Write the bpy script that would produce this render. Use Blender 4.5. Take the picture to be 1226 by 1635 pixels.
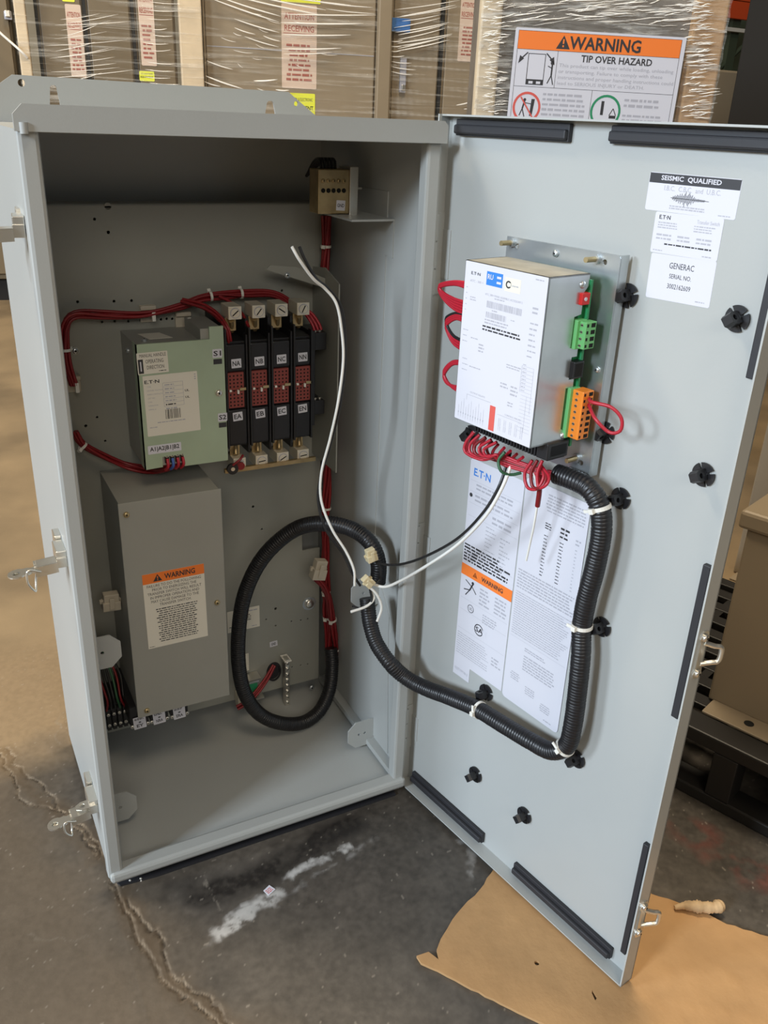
import bpy, bmesh, math, random
from mathutils import Vector, Matrix, geometry
random.seed(7)
S = bpy.context.scene; C = S.collection
for o in list(bpy.data.objects): bpy.data.objects.remove(o)
V = Vector
# ---------------------------------------------------------------- camera
CF = 1390.68; YAW, PIT, ROL = 0.49525, 0.42553, 0.04272
CP = V((-0.10745, -0.9605, 1.00959))
fw = V((math.sin(YAW)*math.cos(PIT), math.cos(YAW)*math.cos(PIT), -math.sin(PIT)))
rt = V((math.cos(YAW), -math.sin(YAW), 0)); up = rt.cross(fw)
r2 = math.cos(ROL)*rt + math.sin(ROL)*up; u2 = -math.sin(ROL)*rt + math.cos(ROL)*up
cd = bpy.data.cameras.new('camera'); cam = bpy.data.objects.new('camera', cd); C.objects.link(cam); S.camera = cam
cam.matrix_world = Matrix(((r2.x, u2.x, -fw.x, CP.x), (r2.y, u2.y, -fw.y, CP.y), (r2.z, u2.z, -fw.z, CP.z), (0, 0, 0, 1)))
cd.sensor_fit = 'VERTICAL'; cd.sensor_height = 36.0; cd.lens = 36.0*CF/1635; cd.clip_start = 0.02
# ---------------------------------------------------------------- light and exposure
S.view_settings.view_transform = 'Standard'; S.view_settings.look = 'None'; S.view_settings.gamma = 1
S.view_settings.use_curve_mapping = False; S.view_settings.exposure = 0.0
wd = bpy.data.worlds.new('world'); S.world = wd; wd.use_nodes = True
wd.node_tree.nodes['Background'].inputs[0].default_value = (0.78, 0.72, 0.62, 1)
wd.node_tree.nodes['Background'].inputs[1].default_value = 0.05
def area(name, loc, target, sx, sy, power, col):
    l = bpy.data.lights.new(name, 'AREA'); l.shape = 'RECTANGLE'; l.size = sx; l.size_y = sy; l.energy = power; l.color = col
    o = bpy.data.objects.new(name, l); C.objects.link(o); o.location = loc
    o.rotation_euler = (V(target)-V(loc)).to_track_quat('-Z', 'Y').to_euler(); return o
area('dock_door_daylight', (-6.6, -2.3, 3.5), (0.3, 0, 0.5), 1.3, 1.6, 505, (0.78, 0.89, 1.0))
area('dock_door_daylight', (-7.0, 1.05, 2.5), (0.3, 0, 0.5), 1.3, 1.6, 320, (0.77, 0.88, 1.0))
area('ceiling_or_fill_lamp', (1.2, 0.9, 5.2), (1.2, 1.2, 0), 1.2, 1.2, 165, (1.0, 0.84, 0.62))
area('ceiling_or_fill_lamp', (-2.6, 2.6, 5.4), (-2.0, 3.2, 0), 1.2, 1.2, 190, (1.0, 0.84, 0.62))
area('ceiling_or_fill_lamp', (0.2, -2.2, 4.6), (0.8, 3.5, 1.0), 1.4, 1.4, 45, (1.0, 0.82, 0.60))
area('ceiling_or_fill_lamp', (-0.9, -4.2, 2.7), (0.2, 0.2, 0.5), 2.2, 1.2, 50, (1.0, 0.92, 0.80))  # low fill added to brighten the front faces, not a ceiling fitting
# ---------------------------------------------------------------- materials
def mat(name, col, rough=0.5, metal=0.0, var=0.0, scale=30, bump=0.0, bscale=200, spec=0.5, trans=0.0):
    m = bpy.data.materials.new(name); m.use_nodes = True; nt = m.node_tree; b = nt.nodes['Principled BSDF']
    b.inputs['Base Color'].default_value = (*col, 1); b.inputs['Roughness'].default_value = rough
    b.inputs['Metallic'].default_value = metal; b.inputs['Specular IOR Level'].default_value = spec
    if trans: b.inputs['Transmission Weight'].default_value = trans
    if var or bump:
        tc = nt.nodes.new('ShaderNodeTexCoord')
    if var:
        n = nt.nodes.new('ShaderNodeTexNoise'); n.inputs['Scale'].default_value = scale; n.inputs['Detail'].default_value = 5
        nt.links.new(tc.outputs['Object'], n.inputs['Vector'])
        r = nt.nodes.new('ShaderNodeValToRGB'); e = r.color_ramp.elements
        e[0].position = .3; e[1].position = .7
        e[0].color = (*[max(0, c*(1-var)) for c in col], 1); e[1].color = (*[min(1, c*(1+var)) for c in col], 1)
        nt.links.new(n.outputs['Fac'], r.inputs['Fac']); nt.links.new(r.outputs['Color'], b.inputs['Base Color'])
    if bump:
        n2 = nt.nodes.new('ShaderNodeTexNoise'); n2.inputs['Scale'].default_value = bscale
        nt.links.new(tc.outputs['Object'], n2.inputs['Vector'])
        bp = nt.nodes.new('ShaderNodeBump'); bp.inputs['Strength'].default_value = bump; bp.inputs['Distance'].default_value = .001
        nt.links.new(n2.outputs['Fac'], bp.inputs['Height']); nt.links.new(bp.outputs['Normal'], b.inputs['Normal'])
    return m
M = {}
M['paint'] = mat('grey_enamel', (.40, .415, .405), .36, var=.03, scale=4, bump=.08, bscale=350)
M['panel'] = mat('grey_panel_paint_shaded', (.285, .29, .26), .34, var=.05, scale=5, bump=.06, bscale=350)  # same grey enamel, darkened for the shade inside the cabinet
M['boxgrey'] = mat('dark_grey_paint', (.31, .31, .28), .45, var=.04, scale=8, bump=.08, bscale=400)
M['zinc'] = mat('zinc_plate', (.58, .62, .64), .3, .85, var=.12, scale=18)
M['green_zinc'] = mat('pale_green_zinc', (.40, .50, .37), .42, .25, var=.08, scale=10)
M['white'] = mat('white_paper', (.62, .62, .68), .45)
M['cream'] = mat('cream_label', (.72, .69, .60), .5)
M['black'] = mat('black_plastic', (.012, .012, .014), .38)
M['rubber'] = mat('black_rubber', (.022, .022, .026), .55, bump=.1)
M['ink'] = mat('black_ink', (.03, .03, .035), .5)
M['inkgrey'] = mat('grey_ink', (.40, .40, .45), .5)
M['inkred'] = mat('red_ink', (.62, .10, .08), .5)
M['inkblue'] = mat('blue_ink', (.03, .20, .62), .5)
M['inkgreen'] = mat('green_ink', (.02, .24, .11), .5)
M['orange'] = mat('orange_print', (.85, .20, .03), .5)
M['redwire'] = mat('red_wire_insulation', (.42, .014, .030), .38)
M['darkred'] = mat('dark_red_wire', (.20, .008, .012), .4)
M['redin'] = mat('shaded_red_wire_insulation', (.24, .012, .016), .42)  # copy of the red insulation, darkened for the dim interior
M['blackwire'] = mat('black_wire_insulation', (.015, .015, .016), .35)
M['whitewire'] = mat('white_wire_insulation', (.80, .79, .74), .35)
M['greenwire'] = mat('green_wire_insulation', (.03, .11, .05), .4)
M['bluewire'] = mat('blue_wire_insulation', (.05, .12, .40), .4)
M['nylon'] = mat('white_nylon', (.76, .74, .68), .4)
M['tan'] = mat('ivory_connector', (.70, .60, .38), .45)
M['beigeplug'] = mat('beige_connector', (.52, .47, .38), .5)
M['pcb'] = mat('green_circuit_board', (.03, .26, .10), .35)
M['termgreen'] = mat('green_terminal', (.16, .50, .18), .4)
M['termorange'] = mat('orange_terminal', (.90, .27, .03), .4)
M['dipred'] = mat('red_switch', (.60, .02, .02), .4)
M['brass'] = mat('brass', (.45, .34, .18), .4, .8, var=.15, scale=60)
M['silver'] = mat('silver_metal', (.74, .72, .66), .28, .9)
M['lug'] = mat('lug_metal', (.72, .67, .55), .4, .5)
M['arcred'] = mat('red_contact_block', (.24, .045, .035), .5)
M['gold'] = mat('yellow_zinc', (.50, .40, .22), .35, .8)
M['hole'] = mat('hole_dark', (.004, .004, .004), .9)
M['beige'] = mat('beige_enamel', (.155, .117, .068), .42, var=.05, scale=3)
M['beige2'] = mat('light_beige_enamel', (.27, .215, .145), .45, var=.05, scale=5)
M['cardboard'] = mat('cardboard', (.46, .27, .12), .85, var=.12, scale=14, bump=.2, bscale=120)
for n_ in M['cardboard'].node_tree.nodes:
    if n_.type == 'BUMP': n_.inputs['Strength'].default_value = .7; n_.inputs['Distance'].default_value = .012
    if n_.type == 'TEX_NOISE' and n_.inputs['Scale'].default_value > 100: n_.inputs['Scale'].default_value = 7; n_.inputs['Detail'].default_value = 9
M['cardpale'] = mat('torn_cardboard', (.60, .43, .25), .9, var=.2, scale=60, bump=.5, bscale=300)
M['post'] = mat('edge_protector_card', (.62, .50, .34), .6, var=.08, scale=12)
M['crate'] = mat('crate_face', (.16, .135, .11), .5, var=.3, scale=9)
M['plasticblack'] = mat('black_pallet_plastic', (.012, .011, .010), .5)
M['pink'] = mat('pink_notice_paper', (.64, .50, .40), .6)
M['yellow'] = mat('yellow_label', (.75, .78, .06), .5)
M['bluetape'] = mat('blue_tape', (.05, .17, .45), .5)
M['rackgreen'] = mat('dark_green_rack', (.06, .08, .05), .5)
M['rackorange'] = mat('orange_rack_beam', (.75, .09, .02), .5)
M['wall'] = mat('warehouse_wall', (.40, .34, .24), .8, var=.06, scale=1)
M['blackthing'] = mat('matt_black_and_gap_shade', (.006, .005, .004), .8)
M['dust'] = mat('grey_debris', (.62, .60, .55), .8)
# stretch film : thin see-through plastic with glossy wrinkles
def film_mat(name, sx, sy, sz, gl, op=.06):
    m = bpy.data.materials.new(name); m.use_nodes = True; nt = m.node_tree; nt.nodes.clear()
    out = nt.nodes.new('ShaderNodeOutputMaterial'); mix = nt.nodes.new('ShaderNodeMixShader'); tr = nt.nodes.new('ShaderNodeBsdfTransparent')
    g = nt.nodes.new('ShaderNodeBsdfPrincipled'); g.inputs['Base Color'].default_value = (.8, .78, .72, 1); g.inputs['Roughness'].default_value = .12
    tc = nt.nodes.new('ShaderNodeTexCoord'); mp = nt.nodes.new('ShaderNodeMapping'); mp.inputs['Scale'].default_value = (sx, sy, sz)
    n = nt.nodes.new('ShaderNodeTexNoise'); n.inputs['Scale'].default_value = 1; n.inputs['Detail'].default_value = 6; n.inputs['Distortion'].default_value = .6
    nt.links.new(tc.outputs['Object'], mp.inputs['Vector']); nt.links.new(mp.outputs['Vector'], n.inputs['Vector'])
    b = nt.nodes.new('ShaderNodeBump'); b.inputs['Strength'].default_value = 1; b.inputs['Distance'].default_value = .03
    nt.links.new(n.outputs['Fac'], b.inputs['Height']); nt.links.new(b.outputs['Normal'], g.inputs['Normal'])
    r = nt.nodes.new('ShaderNodeValToRGB'); r.color_ramp.elements[0].position = .50; r.color_ramp.elements[1].position = .72
    r.color_ramp.elements[0].color = (op, op, op, 1); r.color_ramp.elements[1].color = (gl, gl, gl, 1)
    nt.links.new(n.outputs['Fac'], r.inputs['Fac']); nt.links.new(r.outputs['Color'], mix.inputs['Fac'])
    nt.links.new(tr.outputs[0], mix.inputs[1]); nt.links.new(g.outputs[0], mix.inputs[2]); nt.links.new(mix.outputs[0], out.inputs[0]); return m
M['film'] = film_mat('clear_stretch_film', 2, 2, 45, .35, .02)
M['filmdense'] = film_mat('bunched_stretch_film', 9, 9, 70, .75, .14)
M['fold'] = mat('stretch_film_fold', (.95, .92, .86), .12, spec=1.0)
M['noticered'] = mat('faded_red_ink', (.36, .11, .08), .6)
M['dullzinc'] = mat('dull_zinc', (.36, .34, .28), .5, .5, var=.2, scale=30)
# ---------------------------------------------------------------- geometry helpers
W, H, D = 0.465, 0.98, 0.344                       # cabinet width, height, depth; its floor is at z = .02
ZB, ZT = 0.02, 1.0
PY = 0.285                                         # mounting panel plane
A = 1.39795; O = V((0.46883, 0, 0)); U = V((math.cos(A), -math.sin(A), 0)); N = V((-math.sin(A), -math.cos(A), 0)); FACE = -0.02
def ray(px, py): return fw + (px-613)/CF*r2 - (py-817.5)/CF*u2
def pp(px, py, P, n): d = ray(px, py); return CP + d*((P-CP).dot(n)/d.dot(n))
def pY(px, py, y): return pp(px, py, V((0, y, 0)), V((0, 1, 0)))
def pX(px, py, x): return pp(px, py, V((x, 0, 0)), V((1, 0, 0)))
def pZ(px, py, z=0.0): return pp(px, py, V((0, 0, z)), V((0, 0, 1)))
def pD(px, py, h=0.0): return pp(px, py, O+N*(FACE+h), N)
def uz(px, py, h=0.0): P = pD(px, py, h)-O; return (P.dot(U), P.z)
class Fr:
    def __init__(s, o, ex, ey, ez): s.o, s.ex, s.ey, s.ez = V(o), V(ex), V(ey), V(ez)
    def __call__(s, a, b, c=0.0): return s.o+s.ex*a+s.ey*b+s.ez*c
    def at(s, a, b, c=0.0, rot=0.0):
        ca, sa = math.cos(rot), math.sin(rot)
        return Fr(s(a, b, c), s.ex*ca+s.ey*sa, s.ey*ca-s.ex*sa, s.ez)
WF = Fr((0, 0, 0), (1, 0, 0), (0, 1, 0), (0, 0, 1))
DF = Fr(O+N*FACE, U, (0, 0, 1), N)                                  # door: u, z, height above the inner face
def YF(y): return Fr((0, y, 0), (1, 0, 0), (0, 0, 1), (0, -1, 0))   # facing out of the cabinet: x, z, towards the front
class MB:
    def __init__(s): s.v = []; s.f = []; s.m = []; s.mats = []; s.sm = []
    def mi(s, m):
        if m not in s.mats: s.mats.append(m)
        return s.mats.index(m)
    def add(s, vs, fs, m, smooth=False):
        k = len(s.v); s.v += [V(v) for v in vs]; i = s.mi(m)
        for f in fs: s.f.append([k+j for j in f]); s.m.append(i); s.sm.append(smooth)
    def box(s, fr, a, b, m, ch=0.0):
        (x0, y0, z0), (x1, y1, z1) = [min(p, q) for p, q in zip(a, b)], [max(p, q) for p, q in zip(a, b)]
        if ch <= 0:
            vs = [fr(x, y, z) for z in (z0, z1) for y in (y0, y1) for x in (x0, x1)]
            s.add(vs, [(0, 2, 3, 1), (4, 5, 7, 6), (0, 1, 5, 4), (2, 6, 7, 3), (0, 4, 6, 2), (1, 3, 7, 5)], m); return
        bm = bmesh.new(); r = bmesh.ops.create_cube(bm, size=1)
        for v in bm.verts: v.co = V((x0+(v.co.x+.5)*(x1-x0), y0+(v.co.y+.5)*(y1-y0), z0+(v.co.z+.5)*(z1-z0)))
        bmesh.ops.bevel(bm, geom=bm.edges[:], offset=ch, segments=2, affect='EDGES', profile=.5)
        bm.verts.index_update(); s.add([fr(*v.co) for v in bm.verts], [[v.index for v in f.verts] for f in bm.faces], m); bm.free()
    def prism(s, fr, poly, c0, c1, m, holes=()):
        loops = [poly]+list(holes); flat = [p for l in loops for p in l]
        tris = geometry.tessellate_polygon([[V((p[0], p[1], 0)) for p in l] for l in loops]); n = len(flat)
        vs = [fr(p[0], p[1], c0) for p in flat]+[fr(p[0], p[1], c1) for p in flat]; fs = []
        for t in tris: fs.append(tuple(t)); fs.append(tuple(i+n for i in reversed(t)))
        k = 0
        for l in loops:
            q = len(l)
            for i in range(q): a, b = k+i, k+(i+1) % q; fs.append((a, b, b+n, a+n))
            k += q
        s.add(vs, fs, m)
    def flat(s, fr, poly, c, m, holes=()):
        loops = [poly]+list(holes); flat = [p for l in loops for p in l]
        tris = geometry.tessellate_polygon([[V((p[0], p[1], 0)) for p in l] for l in loops])
        s.add([fr(p[0], p[1], c) for p in flat], [tuple(t) for t in tris], m)
    def cyl(s, p, q, r, m, n=16, r1=None, cap=True):
        p, q = V(p), V(q); ax = (q-p).normalized(); a = ax.orthogonal().normalized(); b = ax.cross(a); r1 = r if r1 is None else r1
        vs = []
        for P, R in ((p, r), (q, r1)):
            for i in range(n): t = 2*math.pi*i/n; vs.append(P+a*math.cos(t)*R+b*math.sin(t)*R)
        s.add(vs, [(i, (i+1) % n, n+(i+1) % n, n+i) for i in range(n)], m, True)
        if cap: s.add(vs, [tuple(reversed(range(n))), tuple(range(n, 2*n))], m)
    def tube(s, pts, r, m, n=8, rf=None, cap=True, closed=False):
        pts = [V(p) for p in pts]; L = len(pts); vs = []; fs = []
        t0 = (pts[1]-pts[0]).normalized(); a = t0.orthogonal().normalized(); prev = t0; dist = 0
        for i, P in enumerate(pts):
            if i: dist += (P-pts[i-1]).length
            t = ((pts[(i+1) % L] if closed or i+1 < L else P)-(pts[i-1] if closed or i else P)).normalized()
            qd = prev.rotation_difference(t); a = qd @ a; a = (a-t*a.dot(t)).normalized(); prev = t; b = t.cross(a)
            R = r if rf is None else rf(dist)
            for k in range(n): th = 2*math.pi*k/n; vs.append(P+a*math.cos(th)*R+b*math.sin(th)*R)
        for i in range(L-1 if not closed else L):
            for k in range(n):
                j = (i+1) % L; fs.append((i*n+k, i*n+(k+1) % n, j*n+(k+1) % n, j*n+k))
        s.add(vs, fs, m, True)
        if cap and not closed: s.add([vs[i] for i in range(n)]+vs[-n:], [tuple(reversed(range(n))), tuple(range(n, 2*n))], m)
    def dome(s, P, ax, r, h, m, n=14):
        ax = V(ax).normalized(); a = ax.orthogonal().normalized(); b = ax.cross(a); P = V(P); vs = []; K = 4
        for k in range(K):
            ph = k/K*math.pi/2
            for i in range(n): t = 2*math.pi*i/n; vs.append(P+(a*math.cos(t)+b*math.sin(t))*r*math.cos(ph)+ax*h*math.sin(ph))
        vs.append(P+ax*h); fs = [(k*n+i, k*n+(i+1) % n, (k+1)*n+(i+1) % n, (k+1)*n+i) for k in range(K-1) for i in range(n)]
        fs += [((K-1)*n+i, (K-1)*n+(i+1) % n, K*n) for i in range(n)]; s.add(vs, fs, m, True)
    def screw(s, P, ax, r, m, slot=True):
        P = V(P); ax = V(ax).normalized(); s.cyl(P, P+ax*r*.45, r, m); s.dome(P+ax*r*.45, ax, r*.9, r*.35, m)
        if slot: s.cyl(P+ax*r*.75, P+ax*r*.84, r*.32, 'hole', 6)
    def build(s, name, parent=None, recalc=True):
        me = bpy.data.meshes.new(name); off = wloc(parent)
        me.from_pydata([v-off for v in s.v], [], s.f)
        for m in s.mats: me.materials.append(M[m])
        me.polygons.foreach_set('material_index', s.m); me.polygons.foreach_set('use_smooth', s.sm)
        if recalc:
            bm = bmesh.new(); bm.from_mesh(me); bmesh.ops.recalc_face_normals(bm, faces=bm.faces); bm.to_mesh(me); bm.free()
        o = bpy.data.objects.new(name, me); C.objects.link(o)
        if parent: o.parent = parent
        return o
def wloc(p):
    q = V((0, 0, 0))
    while p is not None: q = q+p.location; p = p.parent
    return q
def tag(o, label=None, cat=None, group=None, kind=None):
    if label: o['label'] = label
    if cat: o['category'] = cat
    if group: o['group'] = group
    if kind: o['kind'] = kind
    return o
def thing(name, label, cat, loc, group=None):
    o = bpy.data.objects.new(name, None); o.empty_display_size = .02; C.objects.link(o); o.location = V(loc); return tag(o, label, cat, group)
def recentre(o):                                   # origin of a single mesh to its base
    bb = [v.co for v in o.data.vertices]; c = V((sum(v.x for v in bb)/len(bb), sum(v.y for v in bb)/len(bb), min(v.z for v in bb)))
    o.data.transform(Matrix.Translation(-c)); o.location = c; return o
def dup(root):
    r = root.copy(); C.objects.link(r)
    for ch in root.children:
        c = ch.copy(); C.objects.link(c); c.parent = r
        for g in ch.children: e = g.copy(); C.objects.link(e); e.parent = c
    return r
def circ(x, y, r, n=14, rx=None): return [(x+(rx or r)*math.cos(2*math.pi*i/n), y+r*math.sin(2*math.pi*i/n)) for i in range(n)]
def rrect(x0, y0, x1, y1, r, k=4):
    o = []
    for cx, cy, a0 in ((x1-r, y1-r, 0), (x0+r, y1-r, 90), (x0+r, y0+r, 180), (x1-r, y0+r, 270)):
        for i in range(k+1): t = math.radians(a0+90*i/k); o.append((cx+r*math.cos(t), cy+r*math.sin(t)))
    return o
def spline(pts, step=.004):                        # Catmull-Rom through the points, resampled
    P = [V(p) for p in pts]; P = [P[0]*2-P[1]]+P+[P[-1]*2-P[-2]]; out = []
    for i in range(1, len(P)-2):
        n = max(2, int((P[i+1]-P[i]).length/step))
        for k in range(n):
            t = k/n; a, b, c, d = P[i-1], P[i], P[i+1], P[i+2]
            out.append(.5*((2*b)+(c-a)*t+(2*a-5*b+4*c-d)*t*t+(3*b-a-3*c+d)*t**3))
    out.append(P[-2]); return out
_tc = {}
def glyphs(txt, bold=False):
    if (txt, bold) in _tc: return _tc[(txt, bold)]
    cu = bpy.data.curves.new('t', 'FONT'); cu.body = txt; cu.resolution_u = 2
    if bold: cu.offset = .022
    o = bpy.data.objects.new('t', cu); C.objects.link(o); dg = bpy.context.evaluated_depsgraph_get(); dg.update()
    me = bpy.data.meshes.new_from_object(o.evaluated_get(dg))
    vs = [(v.co.x, v.co.y) for v in me.vertices]; fs = [tuple(p.vertices) for p in me.polygons]
    bpy.data.objects.remove(o); bpy.data.curves.remove(cu); bpy.data.meshes.remove(me)
    if not vs: vs = [(0, 0)]; fs = []
    x0 = min(v[0] for v in vs); x1 = max(v[0] for v in vs); y0 = min(v[1] for v in vs); y1 = max(v[1] for v in vs)
    _tc[(txt, bold)] = (vs, fs, x0, x1, y0, y1); return _tc[(txt, bold)]
def text(mb, fr, txt, x, y, h, m, c=.0003, w=None, al='c', bold=False):   # h: height of the letters; w: force the width
    vs, fs, x0, x1, y0, y1 = glyphs(txt, bold); sy = h/max(.01, .72 if w is None else (y1-y0)); sx = sy if w is None else w/(x1-x0)
    ww = (x1-x0)*sx; ox = x-ww/2 if al == 'c' else (x if al == 'l' else x-ww); y0b = y-h/2
    mb.add([fr(ox+(a-x0)*sx, y0b+(b-(0 if w is None else y0))*sy, c) for a, b in vs], fs, m)
def fine(mb, fr, x0, y0, x1, y1, n, m, c=.0003, fill=.5, al='l', rag=.25):  # lines of words too small to read
    dy = (y1-y0)/n
    for i in range(n):
        yy = y1-(i+.5)*dy; wln = (x1-x0)*(1-rag*random.random()); xs = x0 if al == 'l' else (x0+x1-wln)/2; e = xs+wln; x = xs
        while x < e-dy*.3:
            w = dy*fill*random.uniform(1.0, 4.2); w = min(w, e-x); hh = dy*fill*random.uniform(.75, 1)*.5
            mb.add([fr(x, yy-hh, c), fr(x+w, yy-hh, c), fr(x+w, yy+hh, c), fr(x, yy+hh, c)], [(0, 1, 2, 3)], m); x += w+dy*fill*.6
def rect(mb, fr, x0, y0, x1, y1, m, c=.0003): mb.add([fr(x0, y0, c), fr(x1, y0, c), fr(x1, y1, c), fr(x0, y1, c)], [(0, 1, 2, 3)], m)
def line(mb, fr, x0, y0, x1, y1, w, m, c=.0003):
    d = V((x1-x0, y1-y0)).normalized()*w/2; mb.add([fr(x0+d.y, y0-d.x, c), fr(x1+d.y, y1-d.x, c), fr(x1-d.y, y1+d.x, c), fr(x0-d.y, y0+d.x, c)], [(0, 1, 2, 3)], m)
def barcode(mb, fr, x0, y0, x1, y1, m, u=.0006):
    x = x0
    while x < x1: w = u*random.choice((1, 1, 2)); rect(mb, fr, x, y0, min(x+w, x1), y1, m); x += w+u*random.choice((1, 1, 2))
def sheet(mb, fr, w, h, m, r=.002, t=.0002): mb.prism(fr, rrect(0, 0, w, h, r), 0, t, m)
def tri_warn(mb, fr, x, y, s, m, mi): 
    mb.flat(fr, [(x-s*.58, y-s*.5), (x+s*.58, y-s*.5), (x, y+s*.5)], .0004, m); line(mb, fr, x, y-s*.12, x, y+s*.22, s*.12, mi, .0006); rect(mb, fr, x-s*.06, y-s*.36, x+s*.06, y-s*.22, mi, .0006)
def ring(mb, fr, x, y, R, r, m, c=.0003, n=28): mb.flat(fr, circ(x, y, R, n), c, m, [circ(x, y, r, n)])
# ================================================================ SETTING
import numpy as np
def build_floor():
    def nz(x, y, s, seed):
        rs = np.random.RandomState(seed); g = rs.rand(64, 64); X = (x/s) % 63; Y = (y/s) % 63; i = X.astype(int); j = Y.astype(int); fx = X-i; fy = Y-j
        fx = fx*fx*(3-2*fx); fy = fy*fy*(3-2*fy); i2 = (i+1) % 64; j2 = (j+1) % 64
        return g[i, j]*(1-fx)*(1-fy)+g[i2, j]*fx*(1-fy)+g[i, j2]*(1-fx)*fy+g[i2, j2]*fx*fy
    def fbm(x, y, s, seed): return sum(nz(x+k*3.7, y+k*1.3, s/2**k, seed+k)/2**k for k in range(4))/1.875
    x0, x1, y0, y1 = -.45, 1.35, -.75, .75; nx, ny = 760, 640
    xs = np.linspace(x0, x1, nx); ys = np.linspace(y0, y1, ny); X, Y = np.meshgrid(xs, ys, indexing='ij')
    wx = X+(fbm(X, Y, .022, 3)-.5)*.020+(fbm(X, Y, .006, 4)-.5)*.006; wy = Y+(fbm(X, Y, .022, 9)-.5)*.020+(fbm(X, Y, .006, 5)-.5)*.006
    def pl(pts, wx=wx, wy=wy):
        best = np.full(X.shape, 9.)
        for (a, b), (c, d) in zip(pts[:-1], pts[1:]):
            L = (c-a)**2+(d-b)**2; t = np.clip(((wx-a)*(c-a)+(wy-b)*(d-b))/L, 0, 1); best = np.minimum(best, np.hypot(wx-a-t*(c-a), wy-b-t*(d-b)))
        return best
    P = lambda l: [tuple(pZ(*q).xy) for q in l]
    ck = P([(180, 1410), (200, 1450), (215, 1490), (240, 1520), (250, 1565), (290, 1590), (320, 1612), (375, 1660)])
    ck2 = P([(205, 1430), (222, 1470), (262, 1512), (275, 1560), (330, 1592), (380, 1650)])
    ck3 = P([(0, 1205), (22, 1240), (30, 1275), (95, 1295), (140, 1330), (165, 1370)]); ck4 = P([(10, 1195), (40, 1235), (80, 1265), (105, 1310), (155, 1365)])
    crack = np.minimum(np.minimum(pl(ck), pl(ck2)), np.minimum(pl(ck3), pl(ck4)))
    edge = np.clip(1-np.abs(crack-.002)/.0018, 0, 1)*np.clip((fbm(X, Y, .012, 44)-.42)*6, 0, 1); inner = np.clip(1-crack/.0016, 0, 1)*np.clip((fbm(X, Y, .02, 45)-.3)*4, 0, 1)
    fill = np.clip(1-np.minimum(np.maximum(pl(ck), pl(ck2)), np.maximum(pl(ck3), pl(ck4)))/.03, 0, 1)
    sc = pl(P([(345, 1490), (400, 1452), (440, 1425)])); sc2 = pl(P([(455, 1405), (500, 1375), (560, 1350)])); sc3 = pl(P([(320, 1515), (600, 1338)]))
    n1 = fbm(X, Y, .015, 20); g3a = fbm(X, Y, .005, 21)
    scuff = np.clip(1-(sc/.014)**2, 0, 1)*np.clip((n1*.6+g3a*.4-.33)*5, 0, 1)+np.clip(1-(sc2/.008)**2, 0, 1)*np.clip((n1-.33)*3.5, 0, 1)+.35*np.clip(1-sc3/.006, 0, 1)*np.clip((n1-.4)*4, 0, 1)
    sc4 = pl(P([(735, 1345), (748, 1365), (755, 1400)])); scuff += .4*np.clip(1-(sc4/.008)**2, 0, 1)*np.clip((n1-.4)*4, 0, 1)
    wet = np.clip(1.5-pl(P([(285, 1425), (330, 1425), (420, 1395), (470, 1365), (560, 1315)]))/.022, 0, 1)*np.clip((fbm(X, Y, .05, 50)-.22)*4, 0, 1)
    # warm brown floor left of the crack, darker concrete to the right; tan behind the cabinet is a painted warm reflection
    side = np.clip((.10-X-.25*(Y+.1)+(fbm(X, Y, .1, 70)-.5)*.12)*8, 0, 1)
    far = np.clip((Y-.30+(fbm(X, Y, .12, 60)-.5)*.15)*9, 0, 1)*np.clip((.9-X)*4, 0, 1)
    red = np.clip(1.3-pl(P([(1110, 1330), (1190, 1390), (1260, 1400)]))/.035, 0, 1)*np.clip((fbm(X, Y, .04, 80)-.40)*5, 0, 1)*.8
    g = fbm(X, Y, .22, 1); g2 = fbm(X, Y, .02, 31); sp = (nz(X, Y, .006, 90) > .965)*1.0; sp2 = (nz(X, Y, .0035, 91) > .95)*(fbm(X, Y, .09, 92) > .5); scr = 0
    for k_ in range(26):
        rs_ = np.random.RandomState(k_+5); a_ = rs_.uniform(-.4, 1.3), rs_.uniform(-.6, .5); t_ = rs_.uniform(0, 6.28); l_ = rs_.uniform(.02, .09); scr = np.maximum(scr, np.clip(1-pl([a_, (a_[0]+l_*math.cos(t_), a_[1]+l_*math.sin(t_))])/.0016, 0, 1)*rs_.uniform(.2, .6))
    base = np.stack([np.full(X.shape, .078), np.full(X.shape, .068), np.full(X.shape, .057)], -1)
    g3 = fbm(X, Y, .007, 77); base *= (1+(g-.5)*1.1+(g2-.5)*.5+(g3-.5)*.5)[..., None]
    def mixc(b, c, f): return b*(1-f[..., None])+np.array(c)*f[..., None]
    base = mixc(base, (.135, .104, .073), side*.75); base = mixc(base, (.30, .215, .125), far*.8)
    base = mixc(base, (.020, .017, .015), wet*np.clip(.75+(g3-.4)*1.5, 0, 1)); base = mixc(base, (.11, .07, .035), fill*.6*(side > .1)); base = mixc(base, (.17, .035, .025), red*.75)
    base = mixc(base, (.02, .016, .012), inner*.9); base = mixc(base, (.27, .215, .155), edge*.6*np.clip((n1-.2)*3, 0, 1))
    base = mixc(base, (.56, .55, .53), np.clip(scuff, 0, 1)*.8); base = mixc(base, (.42, .37, .31), sp*.35); base = mixc(base, (.40, .36, .30), sp2*.35); base = mixc(base, (.26, .23, .19), scr)
    base *= (1+(g3-.5)*.25)[..., None]; Z = -.0022*np.clip(1-crack/.0028, 0, 1)-.0012*fill*(side > .1)*fbm(X, Y, .01, 5)+.0003*(g2-.5)
    Z = np.minimum(Z, 0)
    co = np.stack([X, Y, Z], -1).reshape(-1, 3); idx = np.arange(nx*ny).reshape(nx, ny)
    q = np.stack([idx[:-1, :-1], idx[1:, :-1], idx[1:, 1:], idx[:-1, 1:]], -1).reshape(-1, 4)
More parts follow.
